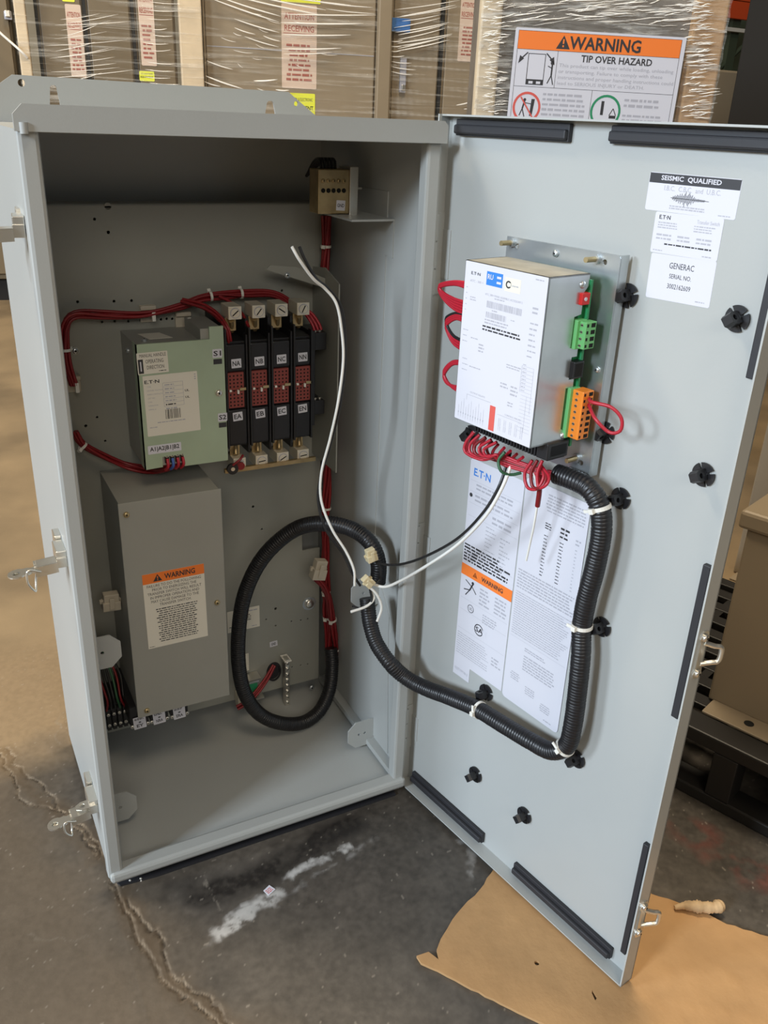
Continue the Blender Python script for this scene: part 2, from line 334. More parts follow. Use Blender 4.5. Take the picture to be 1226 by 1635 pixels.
    # coarse surround
    ext = [(-14, -8, .0), (16, -8, .0), (16, 12, .0), (-14, 12, .0), (x0, y0, 0), (x1, y0, 0), (x1, y1, 0), (x0, y1, 0)]
    nv = len(co); co = np.concatenate([co, np.array(ext)])
    me = bpy.data.meshes.new('floor'); me.vertices.add(len(co)); me.vertices.foreach_set('co', co.astype(np.float32).ravel())
    fq = np.concatenate([q, nv+np.array([[0, 1, 5, 4], [1, 2, 6, 5], [2, 3, 7, 6], [3, 0, 4, 7]])])
    me.loops.add(len(fq)*4); me.loops.foreach_set('vertex_index', fq.astype(np.int32).ravel()); me.polygons.add(len(fq))
    me.polygons.foreach_set('loop_start', np.arange(len(fq), dtype=np.int32)*4); me.update(calc_edges=True); me.validate()
    ca = me.color_attributes.new('wear_and_glare', 'FLOAT_COLOR', 'POINT')
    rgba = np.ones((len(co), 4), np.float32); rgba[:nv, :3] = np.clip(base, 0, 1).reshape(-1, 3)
    rgba[nv:, :3] = (.42, .31, .18); rgba[:, 3] = 0
    # blend to the tiling surround material near the patch border
    bd = np.clip(np.minimum(np.minimum(X-x0, x1-X), np.minimum(Y-y0, y1-Y))/.12, 0, 1); rgba[:nv, 3] = bd.ravel()
    ca.data.foreach_set('color', rgba.ravel())
    m = bpy.data.materials.new('worn_concrete'); m.use_nodes = True; nt = m.node_tree; b = nt.nodes['Principled BSDF']; b.inputs['Roughness'].default_value = .42
    at = nt.nodes.new('ShaderNodeVertexColor'); at.layer_name = 'wear_and_glare'; tc = nt.nodes.new('ShaderNodeTexCoord')
    n = nt.nodes.new('ShaderNodeTexNoise'); n.inputs['Scale'].default_value = 2.2; n.inputs['Detail'].default_value = 8; nt.links.new(tc.outputs['Object'], n.inputs['Vector'])
    r = nt.nodes.new('ShaderNodeValToRGB'); r.color_ramp.elements[0].color = (.16, .12, .075, 1); r.color_ramp.elements[1].color = (.30, .22, .13, 1)  # surround tan has the warm floor reflection put into its colour
    r.color_ramp.elements[0].position = .35; r.color_ramp.elements[1].position = .6
    nt.links.new(n.outputs['Fac'], r.inputs['Fac']); mx = nt.nodes.new('ShaderNodeMix'); mx.data_type = 'RGBA'
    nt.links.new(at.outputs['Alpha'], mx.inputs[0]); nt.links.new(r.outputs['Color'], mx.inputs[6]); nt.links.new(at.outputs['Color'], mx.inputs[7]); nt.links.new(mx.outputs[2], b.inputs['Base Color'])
    n2 = nt.nodes.new('ShaderNodeTexNoise'); n2.inputs['Scale'].default_value = 140; n2.inputs['Detail'].default_value = 6; nt.links.new(tc.outputs['Object'], n2.inputs['Vector'])
    bp = nt.nodes.new('ShaderNodeBump'); bp.inputs['Strength'].default_value = .25; bp.inputs['Distance'].default_value = .001
    nt.links.new(n2.outputs['Fac'], bp.inputs['Height']); nt.links.new(bp.outputs['Normal'], b.inputs['Normal'])
    r3 = nt.nodes.new('ShaderNodeMapRange'); r3.inputs[3].default_value = .28; r3.inputs[4].default_value = .55; nt.links.new(n.outputs['Fac'], r3.inputs[0]); nt.links.new(r3.outputs[0], b.inputs['Roughness'])
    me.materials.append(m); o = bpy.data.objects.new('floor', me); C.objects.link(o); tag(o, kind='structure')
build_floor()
b = MB(); b.box(WF, (-12, 8.5, 0), (14, 8.7, 6), 'wall')
for i in range(60): b.box(WF, (-12+i*.43, 8.46, 0), (-11.9+i*.43, 8.5, 6), 'wall')
tag(b.build('wall_back'), kind='structure')
# ================================================================ ENCLOSURE
enc = thing('electrical_enclosure', 'tall light grey steel electrical cabinet with its door swung open, standing on concrete', 'electrical cabinet', (W/2, D/2, 0.0))
t = .002; b = MB()
ZI = .985                                           # top plate
b.box(WF, (0, 0, ZB), (t, D, ZI), 'paint'); b.box(WF, (W-t, 0, ZB), (W, D, ZI), 'paint')
b.box(WF, (t, 0, ZB), (W-t, D, ZB+t), 'paint'); b.box(WF, (t, 0, ZI-t), (W-t, D, ZI), 'paint'); b.box(WF, (t, D-t, ZB+t), (W-t, D, ZI-t), 'paint')
b.build('cabinet_shell', enc)
b = MB()                                            # rounded gutter lips round the opening
b.box(WF, (-.003, -.006, ZB+.002), (.0175, .016, .990), 'paint', .0042); b.box(WF, (.4475, -.004, ZB+.002), (W+.002, .016, .986), 'paint', .0035)
b.box(WF, (-.001, -.012, .018), (W+.002, .014, .035), 'paint', .005)
FT = Fr((0, 0, 0), (1, 0, 0), (0, 0, 1), (0, -1, 0))
b.prism(FT, [(-.005, .984), (W+.003, .984), (W+.003, 1.003), (W-.002, 1.008), (.004, 1.008), (-.005, .999)], .008, .0125, 'paint')
b.box(WF, (-.003, -.010, .984), (W+.002, .012, .9875), 'paint'); b.cyl((.0035, -.012, .992), (.0035, -.012, .982), .004, 'paint')
b.build('rim_flange', enc)
b = MB()                                            # plates at the back with hanging holes
def slot(x, z0, z1, r):
    return [(x-r, z0), (x-r*.55, z1-r*.3), (x-r*.3, z1), (x+r*.3, z1), (x+r*.55, z1-r*.3), (x+r, z0)]
b.prism(YF(D+.004), [(.022-.045, .975), (.470, .975), (.453, 1.008), (.411, 1.037), (.039, 1.040), (.005, 1.017)], 0, .004, 'paint', [circ(.049, 1.031, .0045), slot(.087, 1.000, 1.030, .0075), slot(.383, 1.000, 1.024, .0095), circ(.423, 1.022, .0035)])
b.build('mounting_flange', enc)
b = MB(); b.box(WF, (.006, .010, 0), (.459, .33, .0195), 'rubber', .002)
b.prism(WF, [(.006, .012), (.455, .012), tuple(pZ(632, 1268, .003).xy), tuple(pZ(420, 1340, .003).xy), tuple(pZ(250, 1398, .003).xy), tuple(pZ(192, 1413, .003).xy)], .0, .003, 'rubber'); b.build('base_skid_and_shade', enc)  # flat black wedge in front stands in for the shade under the lip
# marks on the side (tape residue) are a thin smear
# mounting panel with drilled holes
hp = [(172, 329, .0045), (151, 350, .002), (173, 371, .0022), (124, 482, .002), (182, 481, .002), (210, 480, .002), (163, 514, .0018), (183, 513, .0018), (205, 513, .0018), (224, 511, .0018), (233, 511, .0018), (241, 511, .0018), (257, 510, .0018), (266, 509, .0018), (275, 509, .0018),
      (155, 666, .0018), (137, 680, .0022), (168, 704, .0018), (404, 809, .0022), (418, 845, .0018), (440, 972, .0026), (425, 989, .0016), (440, 999, .0018), (465, 992, .0014), (480, 990, .0014), (491, 988, .0016), (372, 1030, .0016), (466, 1065, .0014), (480, 1062, .0014), (491, 1060, .0014), (450, 464, .0018)]
holes = []
for px, py, r in hp: q = pY(px, py, PY); holes.append(circ(q.x, q.z, r, 12))
q = pY(437, 1072, PY); holes.append(circ(q.x, q.z, .018, 20, rx=.012))
b = MB(); b.prism(YF(PY), [(.022, .048), (.441, .048), (.441, .322), (.408, .322), (.408, .372), (.441, .372), (.441, .888), (.022, .888)], -.0025, 0, 'panel', holes)
b.box(WF, (.022, PY+.003, .8885), (.441, PY+.035, .891), 'panel'); b.cyl((.022, PY+.0036, .8875), (.441, PY+.0036, .8875), .0036, 'panel', 20)
pan = b.build('mounting_panel', enc)
q = pY(437, 1072, PY); b = MB(); b.prism(YF(PY+.004).at(q.x, q.z), circ(0, 0, .022, 24, rx=.016), 0, .001, 'rubber'); b.prism(YF(PY).at(q.x, q.z), circ(0, 0, .020, 24, rx=.014), 0, .002, 'rubber', [circ(0, 0, .017, 24, rx=.011)]); b.build('cutout_shade_disc', pan)  # black disc and ring added so the cutout looks dark inside
b = MB()
q = pY(493, 963, PY); b.screw(q, (0, -1, 0), .009, 'silver', False); b.cyl(q, q+V((0, -.002, 0)), .013, 'zinc'); b.build('panel_bolt', pan)
for px, py in ((497, 1097), (120, 560)): q = pY(px, py, PY); b = MB(); b.screw(q, (0, -1, 0), .005, 'zinc'); b.build('panel_bolt', pan)
# right wall liner plates and octagonal tabs
b = MB(); XF = Fr((W-t, 0, 0), (0, 1, 0), (0, 0, 1), (-1, 0, 0))
b.prism(XF, [(.045, .045), (.335, .045), (.335, .92), (.120, .92), (.120, .36), (.085, .33), (.062, .30), (.062, .27)], 0, .0015, 'paint')
b.box(XF, (.014, .03, 0), (.300, .040, .014), 'paint'); b.build('side_stiffener', enc)
def tab(side, z, y=.085, w=.045, name='mounting_tab'):
    bb = MB(); x = t if side > 0 else W-t; f = Fr((x, y, z), (side, 0, 0), (0, 0, 1), (0, -1, 0))
    bb.prism(f, [(0, -.026), (w-.014, -.026), (w, -.012), (w, .012), (w-.014, .026), (0, .026)], 0, .002, 'paint', [circ(w*.58, 0, .0026, 10), circ(w*.36, 0, .0026, 10)])
    bb.build(name, enc)
for sd, (ex, cy), y in ((1, (218, 1280), .09), (1, (193, 1035), .11), (-1, (555, 1177), .10), (-1, (560, 950), .10)):
    q = pY(ex, cy, y); tab(sd, q.z, y, abs(q.x-(t if sd > 0 else W-t)))
# shelf bracket under the ground bar
b = MB(); a0 = pX(620, 338, W-t); gb = YF(.10)
b.box(WF, (.40, .10, .885), (W-t, .20, .8875), 'paint'); b.prism(XF, [(.10, .885), (.22, .885), (.22, .845), (.10, .838)], 0, .002, 'paint'); b.build('shelf_bracket', enc)
# draw latches on the left side
def latch(z, openf, eye, nm='draw_latch'):
    e = bpy.data.objects.new(nm, None); C.objects.link(e)
    bb = MB(); bb.box(WF, (-.012, -.010, -.010), (0, .024, .010), 'silver', .001); bb.box(WF, (-.0125, -.012, -.011), (-.0005, -.010, .002), 'silver', .0005); bb.box(WF, (-.008, .026, -.014), (0, .05, .014), 'silver', .001)
    bb.build('latch_base', e)
    f = Fr((-.012, -.006, -.007), V((-.985, -.05, openf)).normalized(), (0, 1, 0), V((openf, 0, .985)).normalized()); bb = MB()
    bb.box(f, (0, -.010, -.007), (.026, -.0085, .006), 'silver'); bb.box(f, (0, .0085, -.007), (.026, .010, .006), 'silver'); bb.box(f, (0, -.010, .0045), (.024, .010, .006), 'silver', .0008)
    bb.prism(f, [(.018, -.009), (.030, -.006), (.034, -.0085)]+[(.046+.011*math.cos(a_), .011*math.sin(a_)) for a_ in [math.radians(-130+i_*260/14) for i_ in range(15)]]+[(.034, .0085), (.030, .006), (.018, .009)], -.002, .0, 'silver', [circ(.047, 0, .0045, 12)])
    bb.dome(f(.047, 0, -.002), f.ez*-1, .007, .002, 'silver'); bb.build('latch_lever', e)
    if eye: bb = MB(); bb.prism(Fr((-.004, -.006, .004), (-1, 0, -.1), (0, 1, 0), (0, 0, 1)), [(0, -.008), (.018, -.008), (.025, -.004), (.025, .004), (.018, .008), (0, .008)], 0, .0015, 'silver', [circ(.017, 0, .0042, 12)]); bb.build('padlock_eye', e)
    bb = MB(); p = [f(.020, -.0115, 0), f(.034, -.013, .006), f(.037, -.012, -.010), f(.031, -.006, -.026), f(.029, .004, -.028), f(.026, .010, -.016), f(.020, .0115, 0)]
    bb.tube(spline(p, .002), .0012, 'silver', 8); bb.build('latch_bail', e); return e
for z, sg, py in ((0, 0, 0), (1, 0, 0), (2, 0, 0)):
    pxy = [(22, 360), (95, 887), (142, 1282)][z]
    e = latch(0, [-.05, -.06, -.10][z], z == 2); q = pX(pxy[0]+5, pxy[1], 0); e.parent = enc
    y = [.045, .05, .05][z]; zz = pY(pxy[0], pxy[1], y).z; e.location = V((0, y, zz))-enc.location
    if z == 0:
        e.rotation_euler = (0, 0, math.radians(-6))
# hinges
for z0, z1 in ((.805, .905), (.40, .48), (.075, .16)):
    b = MB(); h = (z1-z0)/3
    for i in range(3): b.cyl((W+.0065, .008, z0+i*h+.001), (W+.0065, .008, z0+(i+1)*h-.001), .0035, 'paint')
    b.box(WF, (W-.001, .000, z0), (W+.0025, .018, z1), 'paint'); b.box(DF, (-.012, z0, .0), (-.0105, z1, .014), 'paint'); b.box(DF, (-.0105, z0+.02, .0), (.004, z1-.02, .0012), 'paint'); b.build('hinge', enc)
# ---------------------------------------------------------------- door
DZ0, DZ1, DW = .010, 1.0155, .4472
b = MB(); b.box(DF, (-.014, DZ0, -.002), (DW, DZ1, 0), 'paint')
b.prism(Fr(DF(0, DZ0, 0), U, N, (0, 0, 1)), [(-.014, -.002), (DW, -.002), (DW, .020), (.004, .020), (-.014, .012)], 0, .002, 'paint'); b.prism(Fr(DF(0, DZ1-.002, 0), U, N, (0, 0, 1)), [(-.014, -.002), (DW, -.002), (DW, .020), (.004, .020), (-.014, .012)], 0, .002, 'paint')
b.box(DF, (DW-.002, DZ0, -.002), (DW, DZ1, .020), 'paint'); b.box(DF, (-.014, DZ0, -.002), (-.012, DZ1, .017), 'paint')
door = b.build('door', enc)
def gasket(u0, z0, u1, z1, hh=.011):
    bb = MB(); bb.box(DF, (u0, z0, 0), (u1, z1, hh*.55), 'rubber', .001)
    if (z1-z0) < .04: bb.box(DF, (u0+.001, z0+.002, 0), (u1-.001, z0+.012, hh), 'rubber', .002)
    bb.build('gasket_strip', door)
gasket(.006, .996-.003, .182, 1.011); gasket(.236, .994, .418, 1.011); gasket(.004, .018, .172, .036); gasket(.238, .018, .416, .036)
gasket(.430, .803, .440, .985); gasket(.428, .418, .437, .608); gasket(.428, .046, .436, .231)
def U2(px, py, h=0): return uz(px, py, h)
def striker(px, py):
    u, z = .4472, pp(px, py, O+U*DW, U).z; bb = MB(); f = Fr(O+U*DW+N*FACE+V((0, 0, z)), N, (0, 0, 1), U)
    bb.prism(f, circ(.009, .022, .0075)+[], 0, .0018, 'silver'); bb.prism(f, circ(.009, -.022, .0075), 0, .0018, 'silver'); bb.box(f, (.004, -.02, 0), (.014, .02, .0018), 'silver')
    bb.screw(f(.009, .022, .0018), U, .0045, 'silver'); bb.screw(f(.009, -.022, .0018), U, .0045, 'silver')
    p = [f(.006, .014, .001), f(-.004, .010, .008), f(-.010, .008, .012), f(-.010, -.008, .012), f(-.004, -.010, .008), f(.006, -.012, .001)]
    bb.tube(spline(p, .002), .0028, 'silver', 10); bb.build('latch_striker', door)
striker(1117, 1045); striker(1022, 1467)
# tie mounts on the door
def tie_mount_mesh():
    bb = MB(); R = .0125
    for k in range(4):
        a0 = math.radians(k*90+8); a1 = math.radians(k*90+82); pts = [(math.cos(a0)*.003, math.sin(a0)*.003)]+[(R*math.cos(a0+(a1-a0)*i/6), R*math.sin(a0+(a1-a0)*i/6)) for i in range(7)]+[(math.cos(a1)*.003, math.sin(a1)*.003)]
        bb.prism(WF, pts, .0015, .0032, 'black')
    bb.cyl((0, 0, 0), (0, 0, .006), .006, 'black')
    f = Fr((0, 0, .0045), (1, 0, 0), (0, 0, 1), (0, 1, 0)); bb.prism(f, [(-.006, 0), (.006, 0), (.006, .010), (.004, .014), (-.004, .014), (-.006, .010)], -.005, .005, 'black', [circ(0, .008, .0028, 10)])
    return bb
proto = None
MR = Matrix((( U.x, 0, N.x), (U.y, 0, N.y), (0, 1, 0))).to_euler()
for i, (px, py, rz) in enumerate([(1001, 472, 0), (1176, 509, .3), (965, 691, 2.2), (1122, 758, .1), (990, 796, 0), (960, 1001, .2), (920, 1212, .5), (775, 1106, 1.5), (758, 1237, 2.0), (836, 1302, 2.0), (752, 694, .4)]):
    u, z = uz(px, py, .003)
    if proto is None:
        o = tie_mount_mesh().build('cable_tie_mount'); proto = o
    else: o = proto.copy(); C.objects.link(o)
    o.parent = door; P = DF(u, z, 0.0); o.location = P-wloc(door)
    mr = MR.to_matrix() @ Matrix.Rotation(rz+math.pi/2+.4, 3, 'Z'); o.rotation_euler = mr.to_euler()
# stickers on the door
def lab(name, parent, fr, w, h, fn, m='white', r=.002, label=None):
    bb = MB(); sheet(bb, fr, w, h, m, r); fn(bb, fr, w, h); o = bb.build(name, parent, recalc=False)
    if label: o['label'] = label
    return o
def s_seismic(b, f, w, h):
    rect(b, f, .0005, h*.73, w-.0005, h-.0005, 'ink'); text(b, f, 'SEISMIC  QUALIFIED', w*.47, h*.865, h*.15, 'white', .0005, w*.66, bold=True); text(b, f, 'I.B.C.  C.B.C.  and  U.B.C.', w*.5, h*.62, h*.13, 'inkgrey', w=w*.62)
    x = w*.3
    for i in range(34): a = math.exp(-((i-12)/9)**2)*.16*h*random.uniform(.3, 1.3)+.001; line(b, f, x, h*.38-a, x+.0006, h*.38+a, .0005, 'ink'); x += w*.36/34
    line(b, f, w*.28, h*.38, w*.7, h*.38, .0005, 'ink'); fine(b, f, w*.28, h*.08, w*.68, h*.2, 2, 'inkgrey', fill=.6, rag=.05); fine(b, f, w*.82, h*.03, w*.96, h*.1, 1, 'inkgrey')
def s_rating(b, f, w, h):
    text(b, f, 'E.T\u00b7N', w*.15, h*.88, h*.1, 'ink', w=w*.17, bold=True); text(b, f, 'Transfer Switch', w*.79, h*.86, h*.09, 'inkgrey', w=w*.32)
    fine(b, f, w*.06, h*.6, w*.36, h*.78, 3, 'inkgrey'); fine(b, f, w*.6, h*.6, w*.9, h*.78, 3, 'inkgrey'); fine(b, f, w*.06, h*.32, w*.3, h*.5, 2, 'inkgrey'); fine(b, f, w*.38, h*.32, w*.58, h*.5, 2, 'inkgrey'); fine(b, f, w*.66, h*.32, w*.92, h*.5, 2, 'inkgrey')
    fine(b, f, w*.2, h*.2, w*.9, h*.28, 1, 'ink', rag=.02); fine(b, f, w*.04, h*.04, w*.22, h*.1, 1, 'inkgrey'); fine(b, f, w*.78, h*.04, w*.96, h*.1, 1, 'inkgrey')
def s_serial(b, f, w, h):
    text(b, f, 'GENERAC', w*.5, h*.78, h*.13, 'ink', w=w*.38); text(b, f, 'SERIAL NO.', w*.5, h*.55, h*.1, 'ink', w=w*.34); text(b, f, '3002162609', w*.5, h*.33, h*.11, 'ink', w=w*.36); fine(b, f, w*.78, h*.06, w*.94, h*.12, 1, 'inkgrey')
lab('seismic_label', door, DF.at(.286, .937, 0), .099, .0345, s_seismic, label='white sticker with a black band reading SEISMIC QUALIFIED')
lab('rating_label', door, DF.at(.300, .8985, .0001, .01), .075, .038, s_rating, label='white rating sticker below the seismic sticker')
lab('serial_label', door, DF.at(.303, .855, 0, .02), .073, .043, s_serial, label='white GENERAC serial number sticker')
# ================================================================ CONTROLLER ON THE DOOR
ct = thing('transfer_controller', 'silver metal controller box with white printed front screwed to the inside of the door', 'controller', DF(.2, .67, 0))
b = MB(); PZ0, PZ1 = .655, .893; PU0, PU1 = .121, .281; HP = .018
pholes = [circ(.138, .884, .003, 10), circ(.196, .882, .002, 10), circ(.262, .884, .003, 10), circ(.268, .668, .003, 10)]
b.prism(DF, [(PU0, PZ0), (PU1, PZ0), (PU1, PZ1-.003), (PU1-.003, PZ1), (PU0, PZ1)], HP, HP+.002, 'zinc', pholes)
b.box(DF, (PU1-.0015, PZ0, HP-.012), (PU1, PZ1, HP+.001), 'zinc')
for u, z in ((.130, .887), (.252, .886), (.262, .672), (.135, .668)): b.cyl(DF(u, z, 0), DF(u, z, HP+.020), .0028, 'gold'); b.cyl(DF(u, z, HP+.002), DF(u, z, HP+.006), .0055, 'zinc', 6)
b.screw(DF(.196, .884, HP+.002), N, .004, 'zinc'); b.screw(DF(.272, .775, HP+.002), N, .0035, 'zinc'); b.build('mounting_plate', ct)
CU0, CU1, CZ0, CZ1, CH = .1423, .2621, .6985, .8745, .100
b = MB()
b.box(DF, (CU0, CZ0, CH-.002), (CU1, CZ1, CH), 'zinc'); b.box(DF, (CU0, CZ1-.0015, .040), (CU1, CZ1, CH), 'dullzinc')
b.box(DF, (CU0, CZ0, .040), (CU0+.0015, CZ1, CH), 'zinc'); b.box(DF, (CU0, CZ0, .055), (CU1, CZ0+.0015, CH), 'zinc')
fs = Fr(DF(CU1, 0, 0), N, (0, 0, 1), U)
b.prism(fs, [(.040, CZ1), (CH, CZ1), (CH, CZ0), (.048, CZ0), (.044, .706), (.055, .712), (.055, .757), (.044, .757), (.044, .766), (.052, .766), (.052, .790), (.044, .790), (.044, .798), (.056, .80), (.056, .832), (.046, .834), (.046, .856), (.040, .862)], -.0015, 0, 'zinc')
b.dome(fs(.050, .864, 0), U, .004, .003, 'zinc'); b.dome(fs(.050, .704, 0), U, .004, .003, 'zinc')
b.build('housing', ct)
b = MB(); b.box(DF, (CU0+.004, .690, .036), (CU1+.002, .868, .039), 'pcb')
b.box(DF, (CU0+.01, .70, .039), (CU1-.004, .86, .046), 'pcb'); b.box(DF, (CU0+.005, .700, .019), (CU1-.02, .86, .036), 'black'); b.build('circuit_board', ct)  # black block behind the board stands in for the shaded space there
def s_front(b, f, w, h):
    text(b, f, 'E.T\u00b7N', w*.14, h*.935, h*.018, 'ink', w=w*.12, bold=True); text(b, f, 'ATC - 300 +', w*.16, h*.89, h*.014, 'inkgrey', w=w*.17)
    rect(b, f, w*.28, h*.885, w*.48, h*.965, 'inkblue'); text(b, f, 'RU', w*.33, h*.935, h*.03, 'white', .0005, w*.07, bold=True); fine(b, f, w*.41, h*.895, w*.47, h*.955, 2, 'white', .0005)
    rect(b, f, w*.51, h*.875, w*.7, h*.955, 'cream', .0003); ring(b, f, w*.555, h*.915, h*.022, h*.013, 'ink', .0005); rect(b, f, w*.565, h*.905, w*.585, h*.925, 'cream', .0006); fine(b, f, w*.6, h*.905, w*.69, h*.92, 1, 'inkgrey', .0005)
    fine(b, f, w*.86, h*.97, w*.97, h*.985, 1, 'inkgrey')
    text(b, f, 'ATC, 300+ PANEL ASSEMBLY, ACCESSORY 2', w*.51, h*.83, h*.014, 'inkgrey', w=w*.46); fine(b, f, w*.4, h*.808, w*.55, h*.822, 1, 'inkgrey'); barcode(b, f, w*.31, h*.755, w*.74, h*.795, 'inkgrey'); fine(b, f, w*.38, h*.735, w*.46, h*.75, 1, 'inkgrey'); barcode(b, f, w*.31, h*.695, w*.56, h*.73, 'inkgrey'); fine(b, f, w*.62, h*.71, w*.68, h*.722, 1, 'inkgrey')
    fine(b, f, w*.3, h*.655, w*.64, h*.69, 2, 'inkgrey'); fine(b, f, w*.28, h*.61, w*.76, h*.65, 2, 'ink', fill=.6, rag=.05)
    fine(b, f, w*.86, h*.78, w*.95, h*.83, 2, 'inkgrey')
    for k in range(7): fine(b, f, w*.85, h*(.72-k*.032), w*.95, h*(.74-k*.032), 1, 'inkgrey', rag=.3)
    for k in range(5): fine(b, f, w*.03, h*(.84-k*.034), w*.05, h*(.852-k*.034), 1, 'inkgrey')
    fine(b, f, w*.09, h*.77, w*.17, h*.80, 2, 'inkgrey')
    for k in range(3): fine(b, f, w*.03, h*(.58-k*.035), w*.1, h*(.592-k*.035), 1, 'inkgrey'); fine(b, f, w*.05, h*(.40-k*.035), w*.13, h*(.412-k*.035), 1, 'inkgrey')
    fine(b, f, w*.14, h*.54, w*.24, h*.555, 1, 'inkgrey'); fine(b, f, w*.15, h*.36, w*.3, h*.375, 1, 'inkgrey'); fine(b, f, w*.25, h*.47, w*.33, h*.53, 3, 'inkgrey')
    fine(b, f, w*.62, h*.43, w*.8, h*.46, 2, 'inkgrey', al='c'); fine(b, f, w*.57, h*.30, w*.68, h*.34, 2, 'inkgrey'); fine(b, f, w*.70, h*.27, w*.79, h*.34, 3, 'inkgrey'); fine(b, f, w*.68, h*.20, w*.76, h*.235, 2, 'inkgrey')
    for k in range(8): line(b, f, w*.81, h*(.475-k*.022), w*.95, h*(.475-k*.022), .0003, 'inkgrey'); fine(b, f, w*.82, h*(.478-k*.022), w*.87, h*(.49-k*.022), 1, 'inkgrey')
    line(b, f, w*.81, h*.475, w*.81, h*.32, .0003, 'inkgrey'); line(b, f, w*.95, h*.475, w*.95, h*.2, .0003, 'inkgrey')
    for k in range(11): line(b, f, w*.83, h*(.30-k*.022), w*.97, h*(.30-k*.022), .0003, 'inkgrey')
    line(b, f, w*.90, h*.30, w*.90, h*.08, .0003, 'inkgrey'); line(b, f, w*.15, h*.185, w*.47, h*.185, .0004, 'inkgrey'); line(b, f, w*.15, h*.185, w*.15, h*.15, .0004, 'inkgrey'); text(b, f, 'OUTPUT RELAYS', w*.29, h*.205, h*.011, 'inkgrey', w=w*.2)
    for k in range(11): line(b, f, w*(.05+k*.034), h*.02, w*(.05+k*.034), h*(.1+.05*((k*7) % 3)/2), .0003, 'inkgrey'); rect(b, f, w*(.045+k*.034), h*.045, w*(.055+k*.034), h*.055, 'inkgrey')
    rect(b, f, w*.468, h*.01, w*.54, h*.17, 'inkred', .0003)
    text(b, f, 'CONTROL INPUTS', w*.76, h*.145, h*.011, 'inkgrey', w=w*.2); line(b, f, w*.57, h*.13, w*.88, h*.13, .0004, 'inkgrey')
    for k in range(5):
        for j in range(2): fine(b, f, w*(.59+k*.07+j*.02), h*.03, w*(.60+k*.07+j*.02), h*.11, 9, 'inkgrey', fill=.6, rag=.4)
lab('front_label', ct, DF.at(CU0+.0005, CZ0+.0005, CH), CU1-CU0-.001, CZ1-CZ0-.001, s_front, r=.001, label='white printed front with wiring diagram and red bar')
b = MB()                                            # connectors on the free side
b.box(fs, (.040, .844, -.006), (.052, .856, .004), 'dipred', .0008); b.cyl(fs(.047, .850, .004), fs(.047, .850, .0048), .002, 'white', 8); b.build('red_switch', ct)
def plug(name, z0, z1, n, m, h0, h1, out, lab_):
    bb = MB(); bb.box(fs, (h0+.006, z0-.001, -.012), (h1+.004, z1+.001, .004), 'termgreen', .0006); bb.box(fs, (h0, z0, .002), (h1, z1, out), m, .0008); s = (z1-z0)/n
    for k in range(n):
        zc = z0+(k+.5)*s; bb.cyl(fs(h1+.0, zc, out*.55), fs(h1+.0006, zc, out*.55), s*.26, 'silver', 10); bb.box(fs, (h1+.0005, zc-s*.06, out*.55-.0015), (h1+.0009, zc+s*.06, out*.55+.0015), 'hole')
        bb.box(fs, (h0+.002, zc-s*.3, out), (h0+.008, zc+s*.3, out+.0003), 'hole'); bb.box(fs, (h1-.004, zc-s*.22, out), (h1-.0015, zc+s*.22, out+.0003), 'hole')
    bb.build(name, ct)['label'] = lab_
plug('terminal_plug', .800, .828, 4, 'termgreen', .034, .050, .012, 'green four way plug')
plug('terminal_plug', .703, .756, 8, 'termorange', .030, .047, .018, 'orange eight way plug')
b = MB(); b.box(fs, (.038, .768, -.004), (.053, .786, .006), 'black', .0008); b.box(fs, (.040, .770, .006), (.051, .784, .0063), 'hole'); b.build('data_socket', ct)
# black terminal comb along the bottom
b = MB(); b.box(DF, (CU0+.006, .683, .045), (CU1+.004, .697, .072), 'black', .001)
for k in range(26): b.box(DF, (CU0+.008+k*.0045, .680, .047), (CU0+.0105+k*.0045, .698, .074), 'black')
b.box(DF, (CU1-.012, .6805, .043), (CU1+.004, .699, .076), 'black', .001); b.build('terminal_comb', ct)
for z0 in (.815, .765, .722):
    b = MB(); b.box(DF, (CU0-.006, z0, .05), (CU0+.002, z0+.03, .07), 'black', .001); b.build('side_socket', ct)
